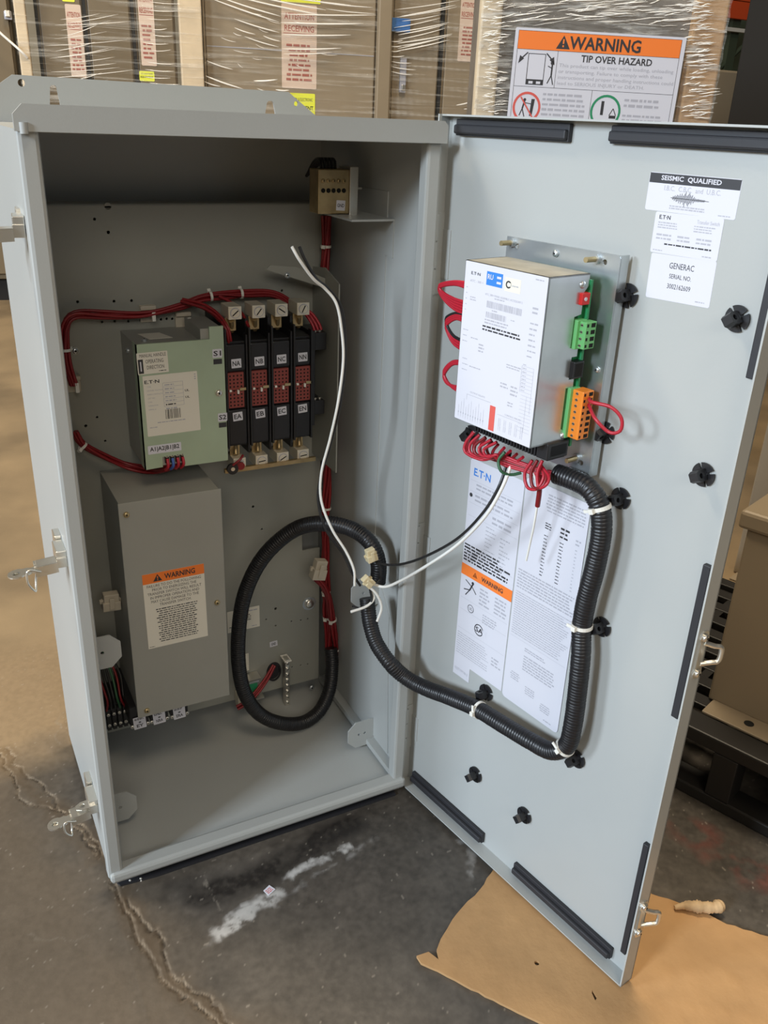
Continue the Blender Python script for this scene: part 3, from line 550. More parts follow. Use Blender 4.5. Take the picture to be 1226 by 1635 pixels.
# ---------------------------------------------------------------- instruction sheets
def s_sheet1(b, f, w, h):
    text(b, f, 'E.T\u00b7N', w*.24, h*.945, h*.035, 'inkblue', w=w*.32, bold=True)
    for yy in (.905, .855, .80, .74, .56, .33, .27, .17): line(b, f, w*.03, h*yy, w*.97, h*yy, .0003, 'inkgrey')
    fine(b, f, w*.08, h*.865, w*.9, h*.9, 2, 'inkgrey', al='c'); b.flat(f, circ(w*.06, h*.835, w*.03), .0003, 'ink'); fine(b, f, w*.14, h*.81, w*.9, h*.85, 2, 'inkgrey'); fine(b, f, w*.5, h*.745, w*.95, h*.79, 2, 'inkgrey')
    for k in range(9): fine(b, f, w*.4, h*(.72-k*.018), w*.6, h*(.73-k*.018), 1, 'inkgrey', rag=.5); fine(b, f, w*.68, h*(.70-k*.018), w*.88, h*(.712-k*.018), 1, 'inkgrey', rag=.6)
    fine(b, f, w*.02, h*.515, w*.97, h*.605, 6, 'ink', fill=.62, rag=.3)
    rect(b, f, 0, h*.445, w, h*.50, 'orange', .0004); tri_warn(b, f, w*.28, h*.472, h*.026, 'ink', 'orange'); text(b, f, 'WARNING', w*.62, h*.472, h*.022, 'ink', .0006, w*.42, bold=True)
    b.flat(f, circ(w*.25, h*.425, h*.008), .0004, 'ink'); line(b, f, w*.25, h*.42, w*.2, h*.385, .0025, 'ink'); line(b, f, w*.2, h*.385, w*.08, h*.375, .0015, 'ink'); line(b, f, w*.2, h*.385, w*.12, h*.35, .0015, 'ink'); line(b, f, w*.23, h*.41, w*.33, h*.38, .0015, 'ink'); line(b, f, w*.1, h*.425, w*.22, h*.408, .0015, 'ink')
    fine(b, f, w*.4, h*.34, w*.62, h*.43, 5, 'inkgrey'); fine(b, f, w*.7, h*.34, w*.95, h*.43, 5, 'inkgrey')
    ring(b, f, w*.25, h*.295, h*.02, h*.017, 'ink'); text(b, f, 'UL', w*.25, h*.295, h*.014, 'ink', w=w*.07); fine(b, f, w*.5, h*.26, w*.8, h*.31, 4, 'inkgrey')
    ring(b, f, w*.45, h*.215, h*.029, h*.024, 'ink'); text(b, f, 'SA', w*.46, h*.215, h*.026, 'ink', w=w*.15, bold=True); rect(b, f, w*.53, h*.20, w*.6, h*.23, 'white', .0005)
    fine(b, f, w*.03, h*.03, w*.7, h*.15, 10, 'inkgrey', fill=.36); fine(b, f, w*.75, h*.08, w*.95, h*.13, 3, 'inkgrey')
f1 = DF.at(.0735, .301-.003, .0002, .0); b = MB(); w1, h1 = .098, .309
b.prism(f1, [(.0, -.028), (.034, -.028), (.034, -.004), (w1, -.004), (w1, h1-.004), (w1-.004, h1), (.003, h1), (0, h1-.003)], 0, .0003, 'white'); s_sheet1(b, f1.at(0, 0, .0001), w1, h1); text(b, f1, '152T1971B-2', .017, -.017, .004, 'inkgrey', .0005, .027)
tag(recentre(b.build('instruction_sheet', recalc=False)), 'narrow white safety sheet with blue heading and orange WARNING band on the door', 'instruction sheet')
def s_sheet2(b, f, w, h):
    fine(b, f, w*.35, h*.90, w*.97, h*.975, 6, 'inkgrey', al='c', fill=.5, rag=.1)
    fine(b, f, w*.38, h*.83, w*.48, h*.86, 3, 'ink', rag=.05); fine(b, f, w*.62, h*.82, w*.76, h*.87, 3, 'ink', rag=.05); fine(b, f, w*.86, h*.82, w*.94, h*.85, 2, 'inkgrey', rag=.05)
    for k in range(13):
        for a, c, m_ in ((.38, .44, 'ink'), (.63, .69, 'ink'), (.87, .90, 'inkgrey')): fine(b, f, w*a, h*(.80-k*.014), w*c, h*(.808-k*.014), 1, m_, rag=.1)
    fine(b, f, w*.04, h*.53, w*.97, h*.62, 7, 'inkgrey', fill=.5, rag=.1); fine(b, f, w*.04, h*.32, w*.97, h*.52, 19, 'inkgrey', fill=.38, rag=.15)
    line(b, f, w*.03, h*.31, w*.97, h*.31, .0003, 'inkgrey'); fine(b, f, w*.3, h*.27, w*.7, h*.29, 2, 'inkgrey'); fine(b, f, w*.3, h*.18, w*.85, h*.255, 6, 'inkgrey', rag=.1)
    for a, y in ((.1, .15), (.38, .12), (.66, .09)): fine(b, f, w*a, h*(y-.04), w*(a+.18), h*y, 4, 'inkgrey', al='c')
    fine(b, f, w*.75, h*.015, w*.9, h*.025, 1, 'inkgrey')
f2 = DF.at(.174, .290, .0008); b = MB(); w2, h2 = .102, .325; sheet(b, f2, w2, h2, 'white', .006, .0003); s_sheet2(b, f2.at(0, 0, .0002), w2, h2)
tag(recentre(b.build('instruction_sheet', recalc=False)), 'white printed settings table sheet on the door, beside the vertical conduit', 'instruction sheet')
# ================================================================ SWITCH OPERATOR (green box)
sy = .184; so = thing('switch_operator', 'pale green metal box with white rating label, left of the black poles', 'switch operator', (.19, PY, .55))
b = MB(); F = YF(sy)
b.box(F, (.133, .552, -(PY-sy)+.001), (.2495, .723, -.004), 'boxgrey'); b.box(F, (.2495-.030, .723, -(PY-sy)+.02), (.2495, .740, -.004), 'boxgrey')
b.screw((.150, sy+.03, .723), (0, 0, 1), .004, 'zinc'); b.build('housing', so)
b = MB(); b.prism(F, [(.1315, .550), (.156, .551), (.1565, .566), (.186, .566), (.1865, .548), (.2505, .548), (.2505, .743), (.231, .743), (.231, .726), (.1315, .726)], -.004, 0, 'green_zinc')
b.box(F, (.1315, .550, -.02), (.1328, .726, 0), 'green_zinc'); b.screw(F(.2405, .650, 0), (0, -1, 0), .005, 'silver'); b.build('cover', so)
def s_manual(b, f, w, h):
    text(b, f, 'MANUAL HANDLE', w*.52, h*.86, h*.16, 'ink', w=w*.85); text(b, f, 'OPERATING', w*.56, h*.58, h*.18, 'ink', w=w*.58); text(b, f, 'DIRECTION', w*.58, h*.3, h*.17, 'ink', w=w*.56); rect(b, f, w*.03, h*.04, w*.19, h*.7, 'ink'); line(b, f, w*.11, h*.15, w*.11, h*.6, w*.04, 'white', .0005); fine(b, f, w*.68, h*.06, w*.95, h*.14, 1, 'ink')
lab('direction_label', so, F.at(.132, .6855, 0, .02), .041, .029, s_manual, 'cream', .001)
def s_op(b, f, w, h):
    text(b, f, 'E.T\u00b7N', w*.16, h*.9, h*.055, 'ink', w=w*.27, bold=True)
    for k, s in enumerate(('TYPE', 'MOTOR VOLTAGE', 'MAIN CONTACTS', 'CAT NO.', 'COIL', 'OPERATOR', 'SERIAL #')): text(b, f, s, w*.06, h*(.82-k*.062), h*.022, 'inkgrey', al='l')
    for k in range(7): line(b, f, w*.35, h*(.86-k*.065), w*.72, h*(.86-k*.065), .0004, 'inkgrey'); fine(b, f, w*.38, h*(.81-k*.065), w*.6, h*(.84-k*.065), 1, 'ink' if k == 5 else 'inkgrey', fill=.7)
    line(b, f, w*.35, h*.86, w*.35, h*.47, .0004, 'inkgrey'); line(b, f, w*.72, h*.86, w*.72, h*.47, .0004, 'inkgrey')
    for yy in (.70, .59): text(b, f, 'UL', w*.79, h*yy, h*.035, 'ink', w=w*.08, bold=True)
    barcode(b, f, w*.36, h*.26, w*.64, h*.42, 'ink', .0007); fine(b, f, w*.2, h*.2, w*.85, h*.235, 1, 'inkgrey'); fine(b, f, w*.05, h*.13, w*.2, h*.16, 1, 'inkgrey'); fine(b, f, w*.94, h*.86, w*.97, h*.97, 3, 'inkgrey')
lab('rating_label', so, F.at(.1385, .598, 0, .015), .074, .085, s_op, 'cream', .001)
def s_txt(t_, hh=.6, ww=.8, m_='ink'):
    return lambda b, f, w, h: text(b, f, t_, w*.5, h*.5, h*hh, m_, w=w*ww, bold=True)
lab('terminal_label', so, F.at(.137, .572, .0002, .01), .0465, .0125, s_txt('A1|A2|B1|B2', .65, .88), 'white', .001)
for s, z in (('S1', .700), ('S2', .608)):
    lab('switch_label', so, F.at(.234+(.004 if s == 'S2' else 0), z, .0002), .0135, .012, s_txt(s), 'white', .001); b = MB(); b.box(F, (.235+(.004 if s == 'S2' else 0), z-.009, 0), (.247+(.003 if s == 'S2' else 0), z-.002, .0006), 'ink'); b.build('red_mark', so)
b = MB()
for k in range(4):
    x = .160+k*.0073; b.box(F, (x, .555, -.014), (x+.006, .572, -.002), 'black', .0006); b.screw(F(x+.003, .566, -.002), (0, -1, 0), .0024, 'silver')
    p = [F(x+.003, .562, -.001), F(x+.003, .552, .002), F(x+.001, .544, -.006)]; b.tube(spline(p, .002), .0022, ['redwire', 'bluewire', 'redwire', 'redwire'][k], 8)
b.build('coil_terminals', so)
b = MB(); b.screw((.133, .24, .705), (-1, 0, 0), .004, 'zinc'); b.build('side_screw', so)
b = MB(); b.prism(Fr((0, sy+.035, .7233), (1, 0, 0), (0, 1, 0), (0, 0, 1)), [(.158, 0), (.190, 0), (.180, .035), (.150, .035)], 0, .0003, 'cream'); b.build('top_label', so)
# ================================================================ SWITCH POLES
ts = thing('support_bracket', 'dark steel side bracket right of the black switch poles', 'bracket', (.43, PY, .52)); 
b = MB(); b.prism(Fr((.425, 0, 0), (0, 1, 0), (0, 0, 1), (1, 0, 0)), [(.19, .50), (.285, .50), (.285, .80), (.24, .805), (.19, .79)], 0, .002, 'panel'); b.build('side_plate', ts)
b = MB(); b.prism(YF(.24), [(.333, .806), (.425, .776), (.425, .79), (.38, .808), (.340, .812)], 0, .002, 'panel'); b.screw(YF(.24)(.365, .797, .002), (0, -1, 0), .004, 'zinc'); b.build('top_gusset', ts)
YP = .200
for k, (xa, xb, n1, n2) in enumerate([(.2555, .2905, 'NA', 'EA'), (.2905, .3240, 'NB', 'EB'), (.3240, .3580, 'NC', 'EC'), (.3580, .3900, 'NN', 'EN')]):
    xm = (xa+xb)/2; F = YF(YP)
    po = thing('switch_pole', 'black switch pole marked %s above and %s below%s' % (n1, n2, [', beside the green box', '', '', ', rightmost of four'][k]), 'switch pole', (xm, PY, .55), 'four black switch poles')
    b = MB()
    b.box(F, (xa, .560, -.0845), (xb, .715, -.006), 'black', .0012); b.box(F, (xa+.003, .674, -.01), (xb-.004, .712, 0), 'black', .002); b.box(F, (xa+.003, .563, -.01), (xb-.004, .617, 0), 'black', .002)
    b.box(F, (xa, .560, -.01), (xa+.003, .735, .004), 'black', .0008); b.box(F, (xa, .545, -.0845), (xa+.003, .745, -.01), 'black')
    b.box(F, (xb-.0035, .56, -.01), (xb-.001, .725, .001), 'black'); b.build('pole_body', po)
    b = MB(); f = F.at(xa+.0045, .6195, 0)
    for (z0, z1) in ((0, .0255), (.0265, .052)): b.box(f, (0, z0, -.008), (.0235, z1, -.001), 'arcred', .0006)
    for i in range(4):
        for j in range(9): z = .003+j*.0053+(.001 if j > 4 else 0); b.box(f, (.002+i*.0055, z, -.001), (.0042+i*.0055, z+.0022, -.0006), 'hole')
    b.build('contact_block', po)
    b = MB(); b.box(f, (.001, .0250, -.001), (.0045, .0280, .002), 'nylon', .0004); b.box(f, (.0125, .0215, -.001), (.0152, .0270, .003), 'nylon', .0004); b.box(f, (.0165, .0255, -.001), (.026, .0295, .001), 'gold', .0004); b.build('indicator_tab', po)
    for (z, s, sg) in ((.7565, n1, 1), (.5345, n2, -1)):
        b = MB(); g = F.at(xm-.001, z, 0)
        b.box(g, (-.0095, -.009, -.030), (.0095, .009, .004), 'lug', .001); b.cyl(g(0, 0, .004), g(0, 0, .0046), .0072, 'inkgrey', 18); b.cyl(g(0, 0, .0044), g(0, 0, .0054), .0062, 'lug', 18); a = [.7, .9, -.6, 1.1, .6, .1, .5, .1][k+(0 if sg > 0 else 4)]
        line(b, g, -.0055*math.cos(a), -.0055*math.sin(a), .0055*math.cos(a), .0055*math.sin(a), .0016, 'hole', .0056)
        b.box(g, (-.0095, -sg*.028, -.014), (.006, -sg*.009, -.012), 'brass', .0006); b.cyl(g(.002, -sg*.030, -.020), g(-.003, -sg*.012, -.005), .0035, 'brass')
        b.build('terminal_lug', po)
        lab('pole_label', po, F.at(xm-.0075, (.6785 if sg > 0 else .600)+(k*.0003), .0004, (.02 if sg > 0 else .06)), .0145, .013, s_txt(s, .55, .78), 'white', .0006)
ax = thing('auxiliary_contact_block', 'black auxiliary contact block at the right end of the poles with red wires on top', 'contact block', (.403, PY, .56))
b = MB(); F = YF(.215); b.box(F, (.391, .575, -.069), (.398, .72, .005), 'black', .001); b.box(F, (.398, .690, -.06), (.418, .716, 0), 'black', .001); b.box(F, (.398, .590, -.06), (.416, .612, 0), 'black', .001)
for x, z in ((.404, .716), (.411, .716), (.404, .612), (.412, .612)): b.screw(F(x, z, -.01), (0, 0, 1), .003, 'silver')
b.build('block_body', ax)
b = MB()
for x in (.402, .4075, .413): b.tube(spline([F(x, .718, -.008), F(x-.003, .728, -.012), F(x-.012, .742, -.02), F(x-.03, .752, -.03)], .003), .0022, 'redwire', 8)
b.build('wire_tail', ax)
lk = thing('terminal_jumper', 'small black and red ring terminals under the lower left pole', 'ring terminals', (.262, .19, .528))
b = MB(); F = YF(.19); b.cyl(F(.258, .532, 0), F(.258, .532, .004), .0085, 'black', 20); b.cyl(F(.258, .532, .004), F(.258, .532, .0045), .003, 'silver', 12); b.box(F, (.248, .524, -.008), (.392, .530, -.002), 'brass'); b.build('ring_terminal', lk)
b = MB(); b.cyl(F(.271, .534, -.002), F(.271, .534, .002), .006, 'darkred', 16); b.tube(spline([F(.258, .538, .004), F(.268, .546, .006), F(.275, .55, 0)], .002), .0018, 'darkred'); b.build('red_ring', lk)
# ================================================================ LOWER GREY BOX
by = .150; rb = thing('relay_box', 'dark grey steel box with an orange headed WARNING label on its cover', 'relay box', (.155, PY, .16))
b = MB(); F = YF(by); b.box(F, (.086, .166, -(PY-by)+.001), (.226, .518, -.0015), 'boxgrey'); b.build('box_body', rb)
b = MB(); b.box(F, (.084, .164, -.0015), (.228, .520, 0), 'boxgrey', .0006)
b.build('cover', rb)
for x, z in ((.094, .503), (.2145, .337), (.098, .175)): b = MB(); b.screw(F(x, z, 0), (0, -1, 0), .0042, 'gold'); b.build('cover_screw', rb)
def s_warn(b, f, w, h):
    rect(b, f, 0, h*.87, w, h, 'orange', .0003); tri_warn(b, f, w*.24, h*.935, h*.09, 'ink', 'orange'); text(b, f, 'WARNING', w*.6, h*.935, h*.07, 'ink', .0006, w*.5, bold=True)
    for k, s in enumerate(('FAILURE TO DO THE FOLLOWING', 'PRIOR TO ENERGIZING THE', 'TRANSFER SWITCH WILL RESULT', 'IN IMPROPER OPERATION AND', 'MAY CAUSE DAMAGE TO THE', 'TRANSFER SWITCH.')): text(b, f, s, w*.5, h*(.835-k*.052), h*.036, 'ink', w=w*[.88, .72, .88, .8, .78, .52][k])
    fine(b, f, w*.17, h*.06, w*.86, h*.53, 16, 'ink', fill=.46, al='c', rag=.18); fine(b, f, w*.02, h*.015, w*.13, h*.03, 1, 'ink')
lab('warning_label', rb, F.at(.1085, .282, 0, .006), .0895, .124, s_warn, 'cream', .0006, 'white label with orange WARNING heading')
# terminal tags below
for k, (px, py, s) in enumerate(((224, 1155, 'EY'), (255, 1147, 'NRA'), (287, 1139, 'ERA'))):
    q = pY(px, py, .165); e = thing('relay_socket', 'small relay socket with a white %s tag under the grey box' % s, 'relay socket', (q.x, PY, q.z-.008), 'relay sockets under the grey box')
    F = YF(.165).at(q.x, q.z); b = MB(); b.box(F, (-.014, -.004, -.118), (.014, .03, -.003), 'black', .001)
    for i in (-1, 1): b.screw(F(i*.012, -.004, -.002), (0, -1, 0), .003, 'silver')
    b.build('socket_body', e); lab('tag', e, F.at(-.0095, -.0105, -.001, .04), .019, .022, lambda b, f, w, h, s=s: (text(b, f, s, w*.5, h*.27, h*.25, 'ink', w=w*.55, bold=True), fine(b, f, w*.1, h*.75, w*.9, h*.92, 2, 'ink', fill=.7), rect(b, f, w*.42, h*.5, w*.6, h*.6, 'ink')), 'white', .0005)
te = thing('terminal_strip', 'dark terminal strip with silver screws at the bottom left of the panel', 'terminal strip', (.07, PY, .11))
b = MB(); F = YF(.21); 
b.box(F, (.045, .105, -.074), (.090, .150, -.01), 'black', .001)
for i in range(5): b.box(F, (.047+i*.0085, .108, -.01), (.053+i*.0085, .148, -.002), 'black', .0005); b.screw(F(.050+i*.0085, .138, -.002), (0, -1, 0), .0026, 'silver'); b.screw(F(.050+i*.0085, .118, -.002), (0, -1, 0), .0026, 'silver')
b.build('strip_body', te)
b = MB()
for i in range(6): b.tube(spline([F(.048+i*.007, .148, 0), F(.050+i*.005, .17, .004), F(.046+i*.006, .20, -.02), F(.05+i*.002, .24, -.05)], .004), .0018, ['darkred', 'blackwire', 'blackwire', 'greenwire'][i % 4], 6)
b.build('wire_tail', te)
# ground bar upper right
g = thing('ground_bar', 'brass ground bar with end plate on a shelf in the upper right corner', 'ground bar', (.41, .19, .888))
F = YF(.16); b = MB(); b.box(F, (.379, .8885, -.03), (.424, .944, 0), 'brass', .001)
for i in range(5): b.cyl(F(.386+i*.0075, .918, 0), F(.386+i*.0075, .918, .0008), .003, 'hole', 10); b.screw(F(.386+i*.0075, .930, 0), (0, -1, 0), .0028, 'brass')
b.build('bar', g); b = MB(); b.box(F, (.424, .886, -.034), (.4365, .948, .002), 'silver', .001); b.screw(F(.4365, .920, -.012), (1, 0, 0), .005, 'silver'); b.cyl(F(.4365, .920, -.012), F(.448, .920, -.012), .0018, 'silver'); b.build('end_plate', g)
lab('bar_label', g, F.at(.405, .893, 0, -.05), .013, .013, s_txt('GND', .35, .8), 'white', .0005)
b = MB()
for i in range(5): b.tube(spline([F(.392+i*.005, .944, -.02), F(.394+i*.005, .955, -.03), F(.398+i*.003, .950, -.06), F(.40, .93, -.09)], .004), .0022, 'blackwire', 6)
b.build('black_lead', g)
# lower lug bar
l = thing('neutral_lug_bar', 'narrow vertical metal lug bar on the lower panel beside the round cutout', 'lug bar', (.372, .26, .02))
F = YF(.262); b = MB(); b.box(F, (.366, .022, -.014), (.3745, .122, 0), 'silver', .001)
for i in range(8): b.screw(F(.370, .030+i*.0122, 0), (0, -1, 0), .0034, 'silver')
b.build('bar', l); b = MB(); b.box(F, (.364, .119, -.02), (.377, .121, .003), 'nylon'); b.build('top_stop', l)
lab('strip_label', None, YF(PY).at(.346, .141, .0003, .05), .0145, .011, s_txt('GND', .5, .6), 'white', .0005)
tag(recentre(bpy.context.scene.objects['strip_label']), 'tiny white label above the vertical lug bar', 'label'); bpy.context.scene.objects['strip_label'].name = 'component_label'
def s_pl(b, f, w, h): fine(b, f, w*.5, h*.8, w*.95, h*.9, 1, 'inkgrey', rag=0); fine(b, f, w*.42, h*.4, w*.55, h*.72, 4, 'ink'); fine(b, f, w*.62, h*.4, w*.75, h*.72, 4, 'ink'); fine(b, f, w*.05, h*.2, w*.7, h*.28, 1, 'ink'); fine(b, f, w*.75, h*.06, w*.95, h*.14, 1, 'inkgrey')
o = lab('component_label', None, YF(PY).at(.270, .190, .0003, .0), .058, .042, s_pl, 'cream', .0006); tag(recentre(o), 'cream rating label on the lower panel, partly behind the black conduit loop', 'label')
o = lab('component_label', None, YF(PY).at(.279, .104, .0003, .0), .027, .036, lambda b, f, w, h: fine(b, f, w*.1, h*.75, w*.6, h*.85, 1, 'ink'), 'cream', .0006); tag(recentre(o), 'blank cream label on the lower panel just above the clear relay', 'label')
rl = thing('plug_in_relay', 'small clear cased relay on a rail right of the grey box', 'relay', (.30, PY, .05)); F = YF(.262)
b = MB(); b.box(F, (.285, .066, -.022), (.318, .094, 0), 'zinc', .002); b.box(F, (.290, .071, 0), (.313, .090, .0006), 'inkgreen'); b.build('relay_case', rl)
b = MB(); b.box(F, (.283, .056, -.022), (.324, .060, .004), 'silver'); b.box(F, (.300, .056, -.0225), (.306, .099, -.020), 'silver'); b.box(F, (.283, .096, -.022), (.320, .099, .002), 'silver'); b.box(F, (.278, .040, -.022), (.286, .070, -.004), 'lug', .001); b.build('relay_rail', rl)
# ================================================================ WIRES
def bundle(name, pts, n, r, mats, label, cat='wire bundle', spread=1.0, ties=(), step=.006, group=None):
    sp = spline(pts, step); b = MB(); base = pts[0]
    e = thing(name, label, cat, V(base), group); L = len(sp); R = r*(0 if n == 1 else (1.0 if n == 2 else 1.25 if n < 5 else 1.9))*spread
    for k in range(n):
        ph = 2*math.pi*k/n; rr = R if not (n >= 5 and k == 0) else 0; out = []; a = None
        for i, P in enumerate(sp):
            tt = (sp[min(i+1, L-1)]-sp[max(i-1, 0)]).normalized()
            if a is None: a = tt.orthogonal().normalized()
            a = (a-tt*a.dot(tt)).normalized(); c = tt.cross(a); th = ph+i*step*9+.5*math.sin(i*.23+k); w_ = 1+.18*math.sin(i*.35+k*2)
            out.append(P+(a*math.cos(th)+c*math.sin(th))*rr*w_)
        b.tube(out, r, mats[k % len(mats)], 7)
    b.build('wires', e)
    for tfrac in ties:
        i = min(L-2, max(1, int(tfrac*L))); P = sp[i]; tt = (sp[i+1]-sp[i-1]).normalized(); a = tt.orthogonal().normalized(); c = tt.cross(a); Rt = R+r*1.25
        bb = MB(); f = Fr(P, a, c, tt); bb.prism(f, circ(0, 0, Rt, 16), -.0018, .0018, 'nylon', [circ(0, 0, Rt-.0012, 16)]); bb.box(f, (Rt-.001, -.003, -.0025), (Rt+.004, .003, .0025), 'nylon', .0005); bb.build('cable_tie', e)
    return e
yw = .262
P2 = lambda l: [pY(x, y, (c[0] if c else yw)) for x, y, *c in l]
bundle('red_wire_bundle', P2([(118, 615), (108, 580), (104, 545), (106, 518), (122, 503), (170, 502), (232, 500), (290, 487), (330, 474), (385, 469), (430, 468), (455, 478), (468, 492)]), 5, .0023, ['redin', 'darkred'], 'dark red wire bundle running left to right above the green box', ties=(.12, .68, .78))
bundle('red_wire_bundle', P2([(290, 480, .255), (325, 490, .235), (348, 505, .22), (362, 525, .205), (366, 545, .21)]), 3, .0022, ['redin', 'darkred'], 'dark red wire bundle sloping down to the lug above NA')
bundle('red_wire', P2([(350, 473, .255), (372, 485, .24), (388, 503, .22), (397, 522, .205)]), 1, .0023, ['redin'], 'single red wire dropping to the lug above NB', 'wire')
bundle('red_wire_bundle', P2([(118, 690), (132, 712), (165, 730), (205, 744), (245, 750, .24), (268, 748, .20), (282, 742, .19)]), 5, .0023, ['redin', 'darkred'], 'dark red wire bundle curving below the green box to its terminals', ties=(.13,))
bundle('red_wire_bundle', P2([(521, 345, .27), (520, 400, .27), (519, 450, .27), (520, 560, .275), (522, 700, .275), (521, 800, .27), (520, 880, .265), (521, 960, .265), (525, 1030, .265), (527, 1065, .262)]), 6, .0026, ['darkred', 'redin'], 'thick dark red wire bundle running down the right side of the panel', ties=(.06, .11, .60, .80, .86))
bundle('red_wire_bundle', P2([(505, 925, .24), (520, 945, .24), (530, 985, .245), (536, 1030, .25), (534, 1055, .25)]), 5, .0024, ['redin', 'darkred'], 'red wire bundle hanging below the beige plug at lower right', ties=(.5, .85))
bundle('red_wire_bundle', P2([(437, 1062, .275), (425, 1085, .265), (410, 1105, .255), (395, 1120, .25), (378, 1130, .25)]), 3, .0023, ['redin'], 'red wires coming out of the round panel cutout')
# adhesive wire clips
for px, py, lb in ((235, 500, 'ivory wire clip holding the red bundle above the green box'), (291, 510, 'grey green wire clip at the top edge behind the green box'), (115, 612, 'ivory wire clip at the far left of the panel')):
    q = pY(px, py, PY); b = MB(); f = YF(PY).at(q.x, q.z); b.box(f, (-.011, -.012, 0), (.011, .012, .004), 'beigeplug', .001); b.box(f, (-.011, .006, .004), (.011, .012, .010), 'beigeplug', .001); b.box(f, (.000, -.006, .026), (.005, .008, .029), 'nylon', .0005)
    tag(recentre(b.build('wire_clip')), lb, 'wire clip')
# plugs
def connector(name, P, fx, w, h, d, m, label, rot):
    e = thing(name, label, 'connector', P); f = Fr(P, V((math.cos(rot), 0, math.sin(rot))), V((-math.sin(rot), 0, math.cos(rot))), (0, -1, 0)); b = MB()
    b.box(f, (-w/2, -h/2, 0), (w/2, h/2*.1, d), m, .0012); b.box(f, (-w*.42, 0, .001), (w*.42, h/2, d*.85), m, .0012); b.box(f, (-w*.62, -h*.12, d*.2), (w*.62, h*.08, d*.5), m, .0006); b.build('connector_body', e)
    b = MB(); b.box(f, (-w*.15, -h*.35, d), (w*.15, h*.35, d+.002), m, .0006); b.build('latch_tab', e)
connector('wire_plug', pY(506, 905, .22), 0, .024, .034, .018, 'beigeplug', 'beige plug joining red wires at lower right', -.25)
connector('wire_plug', pY(175, 955, .22), 0, .026, .026, .018, 'beigeplug', 'beige plug in the gap left of the grey box', -.05)
connector('wire_plug', pY(589, 883, .030), 0, .016, .020, .012, 'tan', 'pale yellow plug at the top of the hanging conduit', .25)
connector('wire_plug', pY(584, 925, .022), 0, .014, .018, .012, 'tan', 'pale yellow plug with black and white leads below the other', .7)
def d_(x, y, h): return pD(x, y, h)
# conduits
def conduit(pts, r, label, step=.00065, pitch=.0040):
    e = thing('corrugated_conduit', label, 'conduit', V((pts[0].x, pts[0].y, min(p.z for p in pts)))); sp = spline(pts, step)
    b = MB(); b.tube(sp, r, 'black', 18, rf=lambda s: r-.0011*(1 if (s/pitch) % 1 > .55 else 0)-.0003*math.sin(2*math.pi*s/pitch)); b.build('conduit_tube', e); return e, sp
c1, sp1 = conduit([d_(890, 757, .036), d_(915, 766, .036), d_(940, 780, .034), d_(957, 808, .030), d_(960, 850, .028), d_(950, 905, .028), d_(937, 955, .028), d_(929, 1000, .026), d_(927, 1050, .028), d_(921, 1110, .028), d_(914, 1160, .028), d_(905, 1190, .026), d_(880, 1199, .028), d_(845, 1182, .030), d_(800, 1155, .032), d_(760, 1131, .032), d_(715, 1112, .036), d_(680, 1099, .040), pY(648, 1082, -.030), pY(622, 1058, -.014), pY(600, 1025, .012), pY(590, 990, .028), pY(586, 955, .040)], .0118, 'black corrugated conduit running down the door and across the hinge into the cabinet')
c2, sp2 = conduit([pY(603, 930, .05), pY(604, 900, .05), pY(592, 868, .06), pY(562, 845, .09), pY(520, 836, .12), pY(478, 842, .15), pY(440, 868, .17), pY(410, 905, .185), pY(389, 955, .195), pY(381, 1010, .20), pY(381, 1060, .20), pY(390, 1105, .195), pY(412, 1138, .19), pY(445, 1154, .185), pY(482, 1154, .19), pY(510, 1135, .20), pY(526, 1100, .215), pY(530, 1060, .23), pY(528, 1035, .24)], .0122, 'black corrugated conduit bent in a big loop inside the cabinet, right of the grey box')
b = MB(); b.dome(pY(455, 1150, .20), (0, 0, 1), .03, .016, 'black'); 
# cable ties on the door conduit
def tie_on(px, py, sp, e, r=.0127):
    dirn = ray(px, py).normalized(); i = min(range(1, len(sp)-1), key=lambda i: ((sp[i]-CP)-dirn*(sp[i]-CP).dot(dirn)).length); P = sp[i]; tt = (sp[i+1]-sp[i-1]).normalized(); a = (N-tt*N.dot(tt)).normalized(); c = tt.cross(a)
    bb = MB(); f = Fr(P, a, c, tt); bb.prism(f, circ(0, 0, r, 24), -.0022, .0022, 'nylon', [circ(0, 0, r-.0016, 24)]); bb.box(f, (r-.001, -.003, -.003), (r+.004, .003, .003), 'nylon', .0006)
    bb.box(f, (r-.0005, .003, -.0018), (r+.0008, .012, .0018), 'nylon'); bb.build('cable_tie', e)
for px, py in ((950, 812), (925, 998), (905, 1196), (765, 1135)): tie_on(px, py, sp1, c1)
# hanging lug tab and leads below the plugs
b = MB(); f = YF(.03); q = pY(578, 965, .03)
# loose wires
def wire(name, pts, r, m, label, step=.004, cat='wire'):
    b = MB(); b.tube(spline(pts, step), r, m, 8); return tag(recentre(b.build(name)), label, cat)
wire('white_wire', [pY(466, 394, .02), pY(478, 415, .02), pY(500, 445, .03), pY(520, 462, .04), pY(537, 485, .04), pY(545, 525, .04), pY(548, 575, .04), pY(540, 640, .04), pY(527, 700, .05), pY(513, 755, .06), pY(513, 800, .06), pY(530, 845, .05), pY(552, 880, .04), pY(565, 910, .03), pY(566, 935, .03)], .0019, 'whitewire', 'long white wire rising from the plugs to its loose end beside the ground bar')
wire('black_wire', [pY(478, 394, .022), pY(487, 415, .022), pY(505, 445, .034), pY(523, 460, .044), pY(542, 485, .046), pY(550, 525, .046), pY(550, 590, .046), pY(540, 660, .046), pY(526, 715, .056), pY(512, 760, .066), pY(508, 800, .066), pY(520, 845, .056), pY(548, 885, .046), pY(562, 915, .036), pY(575, 935, .036)], .0019, 'blackwire', 'long black wire running beside the tall white wire')
